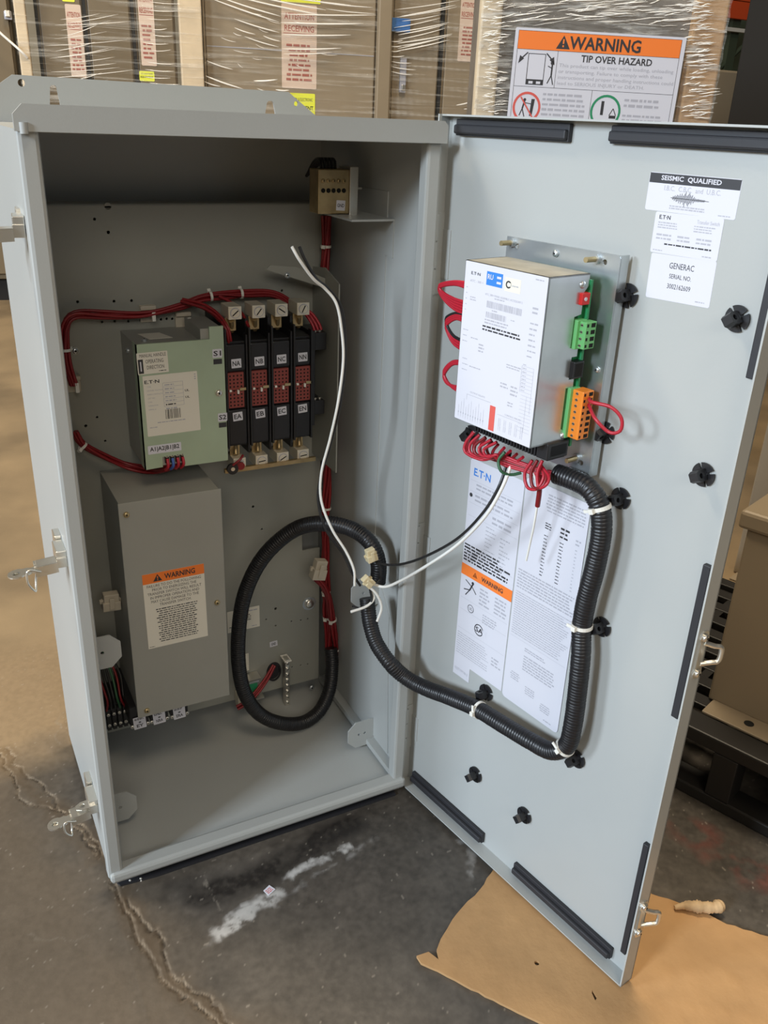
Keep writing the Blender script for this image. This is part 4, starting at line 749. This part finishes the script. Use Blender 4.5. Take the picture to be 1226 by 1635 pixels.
wire('black_wire', [pY(598, 895, .03), pY(612, 901, .01), pY(640, 901, -.02), d_(680, 888, .06), d_(730, 860, .065), d_(770, 820, .07), d_(795, 780, .065), d_(808, 745, .055), d_(815, 722, .05)], .0019, 'blackwire', 'black wire swagged from the yellow plug up to the controller')
wire('white_wire', [pY(596, 933, .02), pY(615, 937, .005), pY(640, 927, -.02), d_(680, 904, .06), d_(730, 870, .066), d_(775, 824, .072), d_(802, 778, .068), d_(815, 745, .058), d_(823, 724, .05)], .0022, 'whitewire', 'white wire swagged from the lower plug up to the controller')
wire('white_wire', [pY(590, 937, .02), pY(602, 950, .016), pY(609, 970, .014), pY(602, 992, .014)], .0021, 'whitewire', 'short white lead hanging straight down below the plugs')
wire('white_wire', [pY(592, 938, .026), pY(597, 955, .02), pY(585, 968, .016), pY(560, 977, .016)], .0021, 'whitewire', 'short white lead curling left below the plugs')
wire('black_wire', [pY(590, 938, .024), pY(593, 960, .018), pY(580, 972, .018), pY(563, 968, .018)], .0018, 'blackwire', 'short black lead curling beside the white one below the plugs')
wire('black_wire', [pY(597, 893, .034), pY(607, 905, .03), pY(606, 925, .03), pY(592, 935, .028)], .0024, 'blackwire', 'short black lead joining the two pale yellow plugs')
# red loops beside the controller
def loops(pts_list, r, mats, label, e=None, name='red_wire_loops'):
    e = thing(name, label, 'wires', V(pts_list[0][0]))
    for k, p in enumerate(pts_list): b = MB(); b.tube(spline(p, .003), r, mats[k % len(mats)], 8); b.build('wire_strand', e)
    return e
def lp(ps): return [d_(*q) for q in ps]
loops([lp([(748, 452+k*2, .075), (725, 450+k, .07), (702, 455+k, .068), (706, 466+k*2, .068), (725, 477+k*4, .07), (748, 484+k*5, .075)]) for k in range(5)], .0019, ['redwire'], 'uppermost loops of red wire at the left side of the controller')
loops([lp([(745, 503+k*4, .075), (728, 500+k*3, .07), (713, 507+k*4, .068), (714, 520+k*3, .068), (724, 536+k*4, .07), (742, 546+k*5, .075)]) for k in range(4)], .0019, ['blackwire', 'redwire', 'redwire', 'redwire'], 'middle loops of red and black wire at the left side of the controller')
loops([lp([(740, 577+k*2, .075), (722, 578+k*2, .07), (709, 592+k*3, .068), (712, 606+k*2, .068), (722, 618-k, .07), (738, 628-k*5, .075)]) for k in range(3)], .0019, ['redwire'], 'lowest loops of red wire at the left side of the controller')
loops([[fs(.036, .748, .017), d_(945, 642, .05), d_(975, 650, .045), d_(992, 668, .040), d_(990, 688, .040), d_(972, 690, .042), d_(950, 668, .048), fs(.036, .742, .017)]], .0019, ['redwire'], 'single red jumper loop on the orange plug of the controller')
rs = random.Random(4); L_ = []
for k in range(9):
    x = 755+k*10; L_.append(lp([(x, 690+k*5, .06), (x-8, 705+k*4, .055), (x-4+rs.uniform(-6, 6), 722+k*3, .05), (x+30, 733+k*2.5, .045), (850+rs.uniform(-4, 4), 752+rs.uniform(-5, 5), .04), (880, 757+rs.uniform(-5, 6), .036), (895, 760+rs.uniform(-4, 4), .036)]))
for k in range(5): L_.append(lp([(757+k*9, 690+k*4, .066), (744+k*7, 706+k*3, .07), (743+k*9, 722+k*2, .072), (770+k*6, 734-k*2, .07), (800, 728+k*3, .062), (830, 738+k*3, .055), (868, 752+k*2, .044)]))
for k in range(3): L_.append(lp([(850+k*8, 735, .06), (838+k*10, 755, .064), (842+k*9, 778, .066), (858+k*7, 780-k*3, .066), (868+k*4, 760, .06), (862, 742, .055)]))
loops(L_, .0019, ['redwire', 'redwire', 'redwire', 'darkred'], 'tangle of red wires between the black terminal comb and the conduit end')
loops([lp([(806, 722, .066), (796, 735, .07), (800, 752, .07), (815, 758, .06), (832, 755, .05)])], .0019, ['greenwire'], 'short green wire curled among the red wires under the controller', name='green_wire')
wire('white_wire', lp([(848, 745, .05), (856, 770, .048), (858, 800, .045), (852, 840, .04), (846, 868, .034), (840, 895, .03)]), .0014, 'whitewire', 'thin white wire hanging over the join of the two door sheets')
b = MB(); b.tube(spline(lp([(862, 760, .055), (861, 785, .05), (858, 808, .045)]), .003), .003, 'darkred', 8); tag(recentre(b.build('red_wire_end')), 'dark red wire end hanging straight down below the red tangle', 'wire')
# ================================================================ FLOOR ITEMS
def floor_sheet():
    out = [(665, 1527), (684, 1521), (700, 1533), (698, 1516), (703, 1500), (712, 1484), (722, 1468), (737, 1450), (757, 1430), (772, 1412), (790, 1385)]
    P = [pZ(x, y, .004) for x, y in out]+[V((.62, -.24, .004)), V((.70, -.325, .004))]+[pZ(x, y, .004) for x, y in ((1040, 1428), (1080, 1440), (1120, 1455), (1160, 1475), (1226, 1496))]+[V((.84, -.66, .004)), V((.72, -.95, .004)), V((.50, -.75, .004))]+[pZ(x, y, .004) for x, y in ((960, 1690), (870, 1636), (800, 1602), (740, 1572), (700, 1550), (672, 1537))]
    random.seed(5); poly = []
    for i, p in enumerate(P):
        q = P[(i+1) % len(P)]; n = max(1, int((q-p).length/.01))
        for k in range(n): r = p.lerp(q, k/n); poly.append((r.x+random.uniform(-.0009, .0009), r.y+random.uniform(-.0009, .0009)))
    hq = pZ(857, 1538, .004); c2_ = pZ(948, 1590, .004)
    b = MB(); b.prism(WF, poly, .0005, .0045, 'cardboard', [circ(hq.x, hq.y, .0035, 9), [(c2_.x+a, c2_.y+c) for a, c in ((-.003, -.006), (.002, -.004), (.003, .007), (0, .004))]])
    o = b.build('cardboard_sheet'); me = o.data
    e = tag(recentre(o), 'torn flat sheet of brown cardboard on the floor under the open door', 'cardboard')
    return e
cb = floor_sheet()
b = MB(); random.seed(9)
pts = [pZ(1077, 1449, .009), pZ(1095, 1446, .012), pZ(1118, 1448, .013), pZ(1140, 1449, .013), pZ(1152, 1445, .012)]
sp = spline(pts, .002); b.tube(sp, .008, 'cardpale', 12, rf=lambda s: .003+.0052*min(1, s/.03)*(1+.16*math.sin(s*1250)+.14*math.sin(s*437)+.1*math.sin(s*2900))); tag(recentre(b.build('cardboard_scrap')), 'crumpled roll of torn cardboard lying behind the sheet', 'cardboard scrap')
q = pZ(430, 1422, .0003); b = MB(); lf = Fr(q, V((.9, .35, .05)).normalized(), V((-.35, .9, 0)).normalized(), (0, 0, 1)); b.prism(lf, [(-.007, -.006), (.007, -.005), (.006, .007), (-.006, .006)], 0, .0006, 'white'); fine(b, lf, -.005, -.004, .005, .004, 3, 'inkred', .0008); tag(recentre(b.build('paper_tag', recalc=False)), 'tiny white paper tag lying on the chalky floor scuff', 'paper tag')
for px, py, lb in ((180, 1402, 'glass bead sized grey crumb at the cabinet front left foot'), (208, 1408, 'grey plaster crumb just right of the cabinet corner'), (225, 1405, 'small grey crumb farther right under the cabinet lip')):
    q = pZ(px, py, .0); b = MB()
    b.dome(q, (0, 0, 1), .0032, .004, 'dust', 5); b.dome(q+V((.004, .001, 0)), (0, 0, 1), .0022, .002, 'dust', 5); tag(recentre(b.build('debris_crumb')), lb, 'debris')
# ================================================================ BACKGROUND
TH = math.radians(10.8); bx = V((math.cos(TH), -math.sin(TH), 0)); bn = V((-math.sin(TH), -math.cos(TH), 0)); BO = V((.26, 4.30, 0)); BF = Fr(BO, bx, (0, 0, 1), bn)
def bgu(px, py, h=0): P = pp(px, py, BO+bn*h, bn)-BO; return P.dot(bx), P.z
def gear(x0, x1, label, m='beige', dx=0, seams=(), zt=2.3, name='switchgear_cabinet', d=.6):
    u0, _ = bgu(x0, 100); u1, _ = bgu(x1, 100); e = thing(name, label, 'switchgear cabinet', BF((u0+u1)/2, 0, 0)); b = MB()
    b.box(BF, (u0+.006, .12, -d), (u1-.006, zt, -.02), m, .004); b.box(BF, (u0+.02, 0, -d+.03), (u1-.02, .12, -.05), 'blackthing'); b.build('cabinet_body', e)
    b = MB(); b.box(BF, (u0+.018, .15, -.02), (u1-.018, zt-.02, 0), m, .003)
    for px, py in seams: uu, zz = bgu(px, py); b.box(BF, (u0+.02, zz-.002, 0), (u1-.02, zz+.002, .0015), 'inkgrey')
    b.build('front_panel', e); return e, u0, u1
gear(-260, 28, 'wrapped beige cabinet at the far left edge with a dark pull handle')
g1, *_ = gear(66, 142, 'narrow wrapped switchgear section with a pink notice, leftmost of the grey row', 'beige')
g2, *_ = gear(142, 217, 'narrow wrapped switchgear section without a notice, between the two with notices', 'beige')
g3, *_ = gear(217, 285, 'narrow wrapped switchgear section with a pink notice and small yellow sticker', 'beige')
g4, *_ = gear(325, 602, 'wide beige switchgear cabinet with a white RECEIVING notice behind the grey cabinet', 'beige2', seams=((330, 73),))
g5, *_ = gear(622, 703, 'beige wrapped cabinet with blue tape and a dark pull handle', 'beige2')
g6, *_ = gear(706, 860, 'beige wrapped cabinet partly hidden by the crate', 'beige2')
for gx in (66, 142, 217, 704):
    u, _ = bgu(gx, 100); b = MB(); b.box(BF, (u-.0075, .1, -.019), (u+.0075, 2.3, .002), 'blackthing'); tag(recentre(b.build('gap_shade_strip')), 'black strip darkening the gap '+{66: 'at the left end of the narrow grey sections', 142: 'between the first and second narrow sections', 217: 'between the second and third narrow sections', 704: 'right of the cabinet with blue tape'}[gx], 'gap strip')  # black strips put in to paint the shade between the sections
def handle(px, y0, y1, par, m='rackgreen'):
    b = MB(); u, z0 = bgu(px, y0); u, z1 = bgu(px, y1); b.box(BF, (u-.018, z1, 0), (u+.018, z0, .02), 'inkgrey', .004); b.box(BF, (u-.012, z1+.01, .02), (u+.012, z1+.04, .035), 'silver', .004); b.build('handle', par)
handle(641, 92, 148, g5); handle(14, 18, 32, bpy.data.objects['switchgear_cabinet'])
def notice(x0, x1, y0, y1, par, title, label, m='pink', ym='noticered'):
    u0, z1 = bgu(x0, y0, .002); u1, _ = bgu(x1, y0, .002); _, z0 = bgu(x0, y1, .002); b = MB(); f = BF.at(u0, z0, .001); w, h = u1-u0, z1-z0
    sheet(b, f, w, h, m, .006, .001); f = f.at(0, 0, .0012)
    if title:
        text(b, f, 'ATTENTION', w*.5, h*.86, h*.075, ym, w=w*.84, bold=True); text(b, f, 'RECEIVING', w*.5, h*.72, h*.075, ym, w=w*.84, bold=True); line(b, f, w*.05, h*.66, w*.95, h*.66, .003, ym); fine(b, f, w*.12, h*.08, w*.88, h*.55, 8, ym, .0015, al='c', fill=.5, rag=.3)
    else: text(b, f, 'ATTN & ELECTRONIC', w*.5, h*.75, h*.13, 'ink', w=w*.8); text(b, f, 'EQUIPMENT', w*.5, h*.4, h*.2, 'ink', w=w*.85, bold=True)
    o = b.build('notice', par, recalc=False); o['label'] = label
notice(449, 506, 5, 140, g4, 1, 'white notice reading ATTENTION RECEIVING'); notice(103, 128, 6, 122, g1, 1, 'pink notice'); notice(218, 243, -20, 104, g3, 1, 'pink notice'); notice(737, 764, -8, 98, g6, 1, 'white notice reading ATTENTION RECEIVING')
notice(222, 246, 113, 129, g3, 0, 'yellow sticker', 'yellow'); notice(462, 503, 148, 188, g4, 0, 'yellow sticker', 'yellow'); notice(448, 512, -16, 2, g4, 0, 'yellow sticker', 'yellow'); notice(98, 118, -12, 2, g1, 0, 'yellow sticker', 'yellow')
def postp(x0, x1, label, m='post', h0=.02, h1=.07):
    u0, _ = bgu(x0, 100, h1); u1, _ = bgu(x1, 100, h1); b = MB(); b.box(BF, (u0, .0, h0), (u1, 2.4, h1), m, .006); tag(recentre(b.build('edge_protector')), label, 'edge protector')
postp(32, 50, 'pale card edge protector left of the narrow grey sections'); postp(289, 325, 'pale card edge protector between the narrow sections and the wide cabinet'); postp(603, 624, 'beige corner post between the wide cabinet and the blue taped one', 'beige2')
u, z = bgu(640, 40, .03); b = MB(); b.box(BF.at(u, z, .025), (-.055, -.033, 0), (.055, .033, .006), 'bluetape', .002); b.box(BF.at(u, z, .031, .3), (-.05, -.008, 0), (.05, .008, .003), 'bluetape', .001); tag(recentre(b.build('tape_patch')), 'crumpled blue tape patch on the beige cabinet edge', 'tape')
p = [BF(bgu(-20, 30, .09)[0], bgu(-20, 30, .09)[1], .09), BF(*bgu(0, 52, .09), .09), BF(*bgu(18, 68, .09), .09), BF(*bgu(36, 84, .09), .09), BF(*bgu(44, 92, .075), .075)]
b = MB(); b.tube(spline(p, .01), .006, 'fold', 8); tag(recentre(b.build('packing_strap')), 'white packing strap slanting across the far left cabinet', 'strap')
# stretch film sheets with raised folds
def film(px0, px1, label, h, folds, m='film'):
    u0, _ = bgu(px0, 100, h); u1, _ = bgu(px1, 100, h); e = thing('stretch_wrap', label, 'stretch wrap', BF((u0+u1)/2, .15, h)); b = MB(); nx, nz_ = 60, 60; vs = []; fs = []
    for i in range(nx+1):
        for j in range(nz_+1): vs.append(BF(u0+(u1-u0)*i/nx, .15+2.1*j/nz_, h+.003*math.sin(i*1.3+j*.7)+.002*math.sin(j*2.1)))
    for i in range(nx):
        for j in range(nz_): a = i*(nz_+1)+j; fs.append((a, a+nz_+1, a+nz_+2, a+1))
    b.add(vs, fs, m, True); b.build('film', e)
    if folds:
        b = MB()
        for (x0, y0, x1, y1, w) in folds:
            P0 = BF(*bgu(x0, y0, h+.006), h+.006); P1 = BF(*bgu(x1, y1, h+.006), h+.006); n = 7
            pts = [P0.lerp(P1, i/n)+V((0, 0, -.004*math.sin(math.pi*i/n))) for i in range(n+1)]; L0 = (P1-P0).length
            b.tube(pts, w, 'fold', 6, rf=lambda s, w=w, L0=L0: w*(.15+.85*math.sin(math.pi*min(1, max(0, s/L0)))**.5))
        b.build('film_folds', e)['kind'] = 'stuff'
    return e
random.seed(12); F1 = []
for i in range(16): y = 20+i*7.4+random.uniform(-3, 3); F1.append((random.uniform(70, 110), y+random.uniform(6, 14), random.uniform(150, 215), y-random.uniform(-2, 8), random.uniform(.0010, .0018)))
for i in range(14): y = 5+i*13+random.uniform(-3, 3); F1.append((random.uniform(222, 245), y, random.uniform(262, 290), y+random.uniform(-3, 4), random.uniform(.001, .0022)))
film(30, 325, 'stretch wrap over the narrow grey sections at the left', .085, F1)
F2 = [(338, -2, 445, 35, .004), (352, -4, 448, 26, .004), (375, -6, 512, 24, .004), (400, -8, 520, 16, .004), (420, -10, 560, 8, .003), (374, 30, 446, 52, .0035), (374, 44, 408, 55, .003), (390, 58, 445, 75, .003), (420, 57, 448, 66, .003), (372, 52, 386, 57, .002), (330, 97, 372, 111, .003), (328, 121, 388, 142, .0045), (326, 130, 352, 138, .003), (405, 129, 443, 127, .005), (448, 22, 600, 24, .0035), (448, 36, 580, 38, .0045), (450, 55, 560, 56, .004), (450, 78, 545, 77, .004), (452, 86, 530, 84, .003), (500, 2, 595, 12, .003), (520, 14, 600, 22, .002), (440, 143, 462, 144, .004)]
for i in range(16): y = random.uniform(0, 185); x = random.uniform(325, 540); F2.append((x, y, x+random.uniform(8, 34), y+random.uniform(1, 9), random.uniform(.001, .002)))
film(326, 603, 'stretch wrap with bright folds over the wide beige cabinet', .04, F2)
F3 = []
for i in range(11): y = 4+i*6.5; F3.append((626+random.uniform(0, 18), y+random.uniform(10, 16), random.uniform(690, 735), y-random.uniform(0, 7), random.uniform(.0022, .0036)))
for i in range(7): y = 66+i*8; F3.append((624, y, random.uniform(640, 665), y+random.uniform(-2, 6), .0025))
F3 += [(728, 168, 756, 161, .004), (740, 174, 756, 171, .003), (640, 73, 690, 64, .003)]
film(624, 765, 'stretch wrap with streaks over the blue taped cabinet', .04, F3)
# crate with the tip over label
TC = math.radians(26); cx = V((math.cos(TC), -math.sin(TC), 0)); cn = V((-math.sin(TC), -math.cos(TC), 0)); CO = V((1.1, 1.25, 0)); KF = Fr(CO, cx, (0, 0, 1), cn)
def kg(px, py, h=0): P = pp(px, py, CO+cn*h, cn)-CO; return P.dot(cx), P.z
k0, _ = kg(785, 100); k1, _ = kg(1118, 100); cr = thing('wrapped_crate', 'film wrapped crate with an orange headed TIP OVER HAZARD sign, behind the open door', 'crate', KF((k0+k1)/2, 0, -.3))
b = MB(); b.box(KF, (k0+.01, .12, -.6), (k1-.01, 1.5, -.03), 'crate'); 
for i in range(3): b.box(KF, (k0+i*(k1-k0-.1)/2, 0, -.6), (k0+.1+i*(k1-k0-.1)/2, .12, -.03), 'cardpale')
b.build('crate_body', cr)
for a0, a1, m in ((762, 796, 'post'), (1098, 1150, 'cardboard')):
    ua, _ = kg(a0, 100); ub, _ = kg(a1, 100); b = MB(); b.box(KF, (ua, .1, -.05), (ub, 1.5, 0), m, .006); b.build('corner_post', cr)
b = MB(); vs = []; fs_ = []; nx, nz_ = 70, 90; ua, _ = kg(762, 100); ub, _ = kg(1150, 100)
random.seed(3)
for i in range(nx+1):
    for j in range(nz_+1): vs.append(KF(ua+(ub-ua)*i/nx, .3+1.2*j/nz_, .006+.004*math.sin(j*1.9+i*.2)+random.uniform(0, .005)))
for i in range(nx):
    for j in range(nz_): a = i*(nz_+1)+j; fs_.append((a, a+nz_+1, a+nz_+2, a+1))
b.add(vs, fs_, 'filmdense', True); b.build('wrap_film', cr)
b = MB(); random.seed(21)
for i in range(260):
    if i < 90: x = random.uniform(768, 798); y = random.uniform(-5, 190); dx = random.uniform(8, 24); dy = random.uniform(-5, 4)
    elif i < 190: x = random.uniform(1085, 1120); y = random.uniform(-5, 190); dx = random.uniform(10, 34); dy = random.uniform(-5, 1)
    else: x = random.uniform(800, 1080); y = random.uniform(-6, 42); dx = random.uniform(20, 70); dy = random.uniform(-10, 4)
    P0 = KF(*kg(x, y, .014), .014); P1 = KF(*kg(x+dx, y+dy, .014), .014); w = random.uniform(.0006, .0015); L0 = (P1-P0).length
    b.tube([P0.lerp(P1, k/5)+V((0, 0, random.uniform(-.001, .001))) for k in range(6)], w, 'fold', 5, rf=lambda s, w=w, L0=L0: w*(.15+.85*math.sin(math.pi*min(1, max(0, s/L0)))**.5))
b.build('wrap_folds', cr)['kind'] = 'stuff'
def s_tip(b, f, w, h):
    rect(b, f, w*.02, h*.80, w*.975, h*.975, 'orange'); tri_warn(b, f, w*.285, h*.885, h*.13, 'ink', 'orange'); text(b, f, 'WARNING', w*.53, h*.885, h*.125, 'ink', .0008, w*.42, bold=True)
    for x0, y0, x1, y1 in ((.02, .975, .975, .975), (.02, .02, .02, .975), (.975, .02, .975, .975), (.02, .80, .975, .80), (.02, .44, .975, .44), (.26, .44, .26, .80), (.49, .03, .49, .44), (.02, .02, .975, .02)): line(b, f, w*x0, h*y0, w*x1, h*y1, .0009, 'ink')
    text(b, f, 'TIP OVER HAZARD', w*.61, h*.74, h*.07, 'ink', w=w*.42, bold=True)
    for k, (s, ww) in enumerate((('This product can tip over while loading, unloading', .68), ('or transporting. Failure to comply with these', .62), ('instructions and proper handling instructions could', .69), ('lead to SERIOUS INJURY or DEATH.', .52))): text(b, f, s, w*.275, h*(.66-k*.058), h*.045, 'inkgrey', w=w*ww, al='l')
    # tipping cabinet pictogram
    x0, x1, y0, y1 = .09, .19, .46, .76
    for a in ((x0, y0, x0, y1), (x1, y0, x1, y1), (x0, y1, x1, y1), (x0, y0+.05, x1, y0+.05)): line(b, f, w*a[0], h*a[1], w*a[2], h*a[3], .0016, 'ink')
    rect(b, f, w*x0, h*y0, w*x1, h*(y0+.05), 'ink'); rect(b, f, w*(x0+.015), h*(y0+.01), w*(x0+.04), h*(y0+.035), 'white', .0006); rect(b, f, w*(x1-.04), h*(y0+.01), w*(x1-.015), h*(y0+.035), 'white', .0006)
    for sx, xx in ((-1, .085), (1, .195)): line(b, f, w*xx, h*.77, w*(xx+sx*.035), h*.71, .003, 'ink'); b.flat(f, [(w*(xx+sx*.02), h*.71), (w*(xx+sx*.045), h*.74), (w*(xx+sx*.052), h*.66)], .0004, 'ink')
    b.flat(f, circ(w*.235, h*.68, h*.02), .0004, 'ink'); line(b, f, w*.235, h*.66, w*.235, h*.56, .004, 'ink'); line(b, f, w*.235, h*.56, w*.25, h*.47, .0025, 'ink'); line(b, f, w*.235, h*.56, w*.215, h*.48, .0025, 'ink'); line(b, f, w*.235, h*.63, w*.21, h*.65, .002, 'ink')
    ring(b, f, w*.11, h*.235, h*.155, h*.13, 'inkred'); b.flat(f, [(w*.13, h*.15), (w*.145, h*.15), (w*.155, h*.32), (w*.135, h*.32)], .0004, 'ink'); b.flat(f, circ(w*.095, h*.31, h*.015), .0004, 'ink')
    line(b, f, w*.095, h*.30, w*.085, h*.22, .004, 'ink'); line(b, f, w*.085, h*.22, w*.1, h*.14, .0025, 'ink'); line(b, f, w*.085, h*.22, w*.07, h*.15, .0025, 'ink'); line(b, f, w*.095, h*.28, w*.135, h*.27, .002, 'ink'); line(b, f, w*.07, h*.335, w*.15, h*.135, .0035, 'inkred', .0007)
    ring(b, f, w*.585, h*.235, h*.17, h*.145, 'inkgreen'); rect(b, f, w*.555, h*.2, w*.572, h*.34, 'ink'); rect(b, f, w*.61, h*.17, w*.65, h*.2, 'ink'); line(b, f, w*.61, h*.2, w*.63, h*.27, .002, 'ink'); line(b, f, w*.63, h*.27, w*.65, h*.2, .002, 'ink'); line(b, f, w*.52, h*.15, w*.655, h*.15, .0015, 'ink')
    fine(b, f, w*.2, h*.05, w*.47, h*.4, 7, 'inkgrey', rag=.15); fine(b, f, w*.69, h*.28, w*.94, h*.39, 2, 'inkgrey'); fine(b, f, w*.69, h*.05, w*.94, h*.23, 4, 'inkgrey', rag=.1)
ul, zt_ = kg(822, 43, .02); ur, zr_ = kg(1095, 60, .02); lw = ur-ul; lh = lw*.54
bf = KF.at(ul, zt_-lh, .018, (zr_-zt_)/lw); bb = MB(); sheet(bb, bf, lw, lh, 'white', .004, .0006); s_tip(bb, bf.at(0, 0, .0006), lw, lh); o = bb.build('hazard_sign', cr, recalc=False); o['label'] = 'white sign with orange WARNING band and TIP OVER HAZARD text'
# rack, boxes and black cabinet at the right
b = MB(); e = thing('pallet_rack', 'green and orange pallet rack in the far distance at the upper right', 'pallet rack', (6.6, 5.6, 0))
def far(px, py, y): return pY(px, py, y)
q0 = far(1172, 60, 5.6); q1 = far(1166, 110, 5.6)
b.box(WF, (q0.x-.05, 5.6, 0), (q0.x+.05, 5.7, 4.0), 'rackgreen'); b.box(WF, (q0.x+1.2, 6.6, 0), (q0.x+1.3, 6.7, 4.0), 'rackgreen'); b.build('rack_upright', e)
za = far(1170, 2, 5.58).z; zb = far(1170, 30, 5.58).z; zc = far(1170, 45, 5.58).z
b = MB(); b.box(WF, (q0.x-1.6, 5.54, zb), (q0.x+2.4, 5.59, zb+.14), 'rackorange'); b.box(WF, (q0.x-1.6, 5.54, za), (q0.x+2.4, 5.59, za+.14), 'rackorange'); b.box(WF, (q0.x-1.6, 5.54, zc-.03), (q0.x+2.4, 5.59, zc), 'nylon'); b.build('rack_beam', e)
b = MB(); s0 = far(1188, 72, 5.62); s1 = far(1150, 108, 5.62); b.tube([s0, s1], .02, 'rackgreen', 6); b.build('rack_brace', e)
q = far(1160, 112, 2.6); b = MB(); b.box(WF, (q.x-.35, 2.6, 0), (q.x+.6, 3.2, q.z), 'beige2', .01); tag(recentre(b.build('beige_box')), 'plain beige box between the crate and the black cabinet', 'box')
q = pY(1178, 100, 2.2); b = MB(); b.box(WF, (q.x, 1.5, 0), (q.x+1.2, 2.2, 2.4), 'blackthing', .01); b.box(WF, (q.x+.2, 1.49, .3), (q.x+1.0, 1.5, 2.2), 'blackthing', .003); tag(recentre(b.build('black_cabinet')), 'tall matt black cabinet at the upper right edge', 'cabinet')
# pallet and beige enclosures at the right
PD0 = V((.893, -.180, 0)); pdx = (V((.969, -.277, 0))-V((.945, -.192, 0))); pdx = pdx.normalized() if pdx.length else V((.2, -.98, 0))
pdx = V((.33, -.944, 0)).normalized(); pdn = V((-.944, -.33, 0)).normalized(); PF = Fr(V((.862, -.115, 0)), pdx, -pdn, (0, 0, 1))   # along the near edge, away from it, up
pl = thing('plastic_pallet', 'black plastic pallet on the floor at the right edge under the beige enclosure', 'pallet', PF(.1, .4, 0)); b = MB()
b.box(PF, (-.6, 0, .0), (.6, .05, .022), 'plasticblack', .003); b.box(PF, (-.6, 0, .105), (.6, .05, .13), 'plasticblack', .003)
for i in range(9): b.box(PF, (-.6+i*.145, 0, .022), (-.56+i*.145, .05, .105), 'plasticblack', .002)
for j in range(9): b.box(PF, (-.6, .07+j*.055, .118), (.6, .10+j*.055, .13), 'plasticblack', .002)
for i in range(16): b.box(PF, (-.6+i*.078, .05, .118), (-.585+i*.078, .56, .128), 'plasticblack')
for j in (1, 2): b.box(PF, (-.6, j*.25, 0), (.6, .06+j*.25, .118), 'plasticblack', .003)
b.build('pallet_deck', pl)
def obox(name, fr, a, b_, label, m='beige2'):
    e = thing(name, label, 'enclosure', fr((a[0]+b_[0])/2, (a[1]+b_[1])/2, a[2])); bb = MB(); bb.box(fr, a, (b_[0], b_[1], b_[2]-.03), m, .004); bb.build('box_body', e)
    bb = MB(); bb.box(fr, (a[0]-.012, a[1]-.012, b_[2]-.03), (b_[0]+.012, b_[1]+.012, b_[2]), m, .006); bb.build('lid', e)
    bb = MB(); bb.box(fr, (a[0]+.01, a[1]-.045, a[2]), (b_[0]-.01, a[1], a[2]+.004), m, .001); bb.cyl(fr(.06+a[0]+.02, a[1]-.022, a[2]+.0041), fr(.06+a[0]+.02, a[1]-.022, a[2]+.0046), .008, 'hole'); bb.build('foot_flange', e); return e
c_ = pp(1130, 1112, V((0, 0, .135)), V((0, 0, 1))); BXF = Fr(V((c_.x, c_.y, 0)), pdx, -pdn, (0, 0, 1))
zt1 = pp(1172, 806, c_, pdn).z
obox('beige_enclosure', BXF, (0, .0, .131), (.55, .40, zt1), 'beige painted enclosure on the black pallet at the right edge')
c3 = BXF(-.25, .75, 0); obox('beige_enclosure', Fr(V((c3.x, c3.y, 0)), pdx, -pdn, (0, 0, 1)), (0, 0, .001), (.7, .5, .50), 'second beige enclosure behind the one on the black pallet')
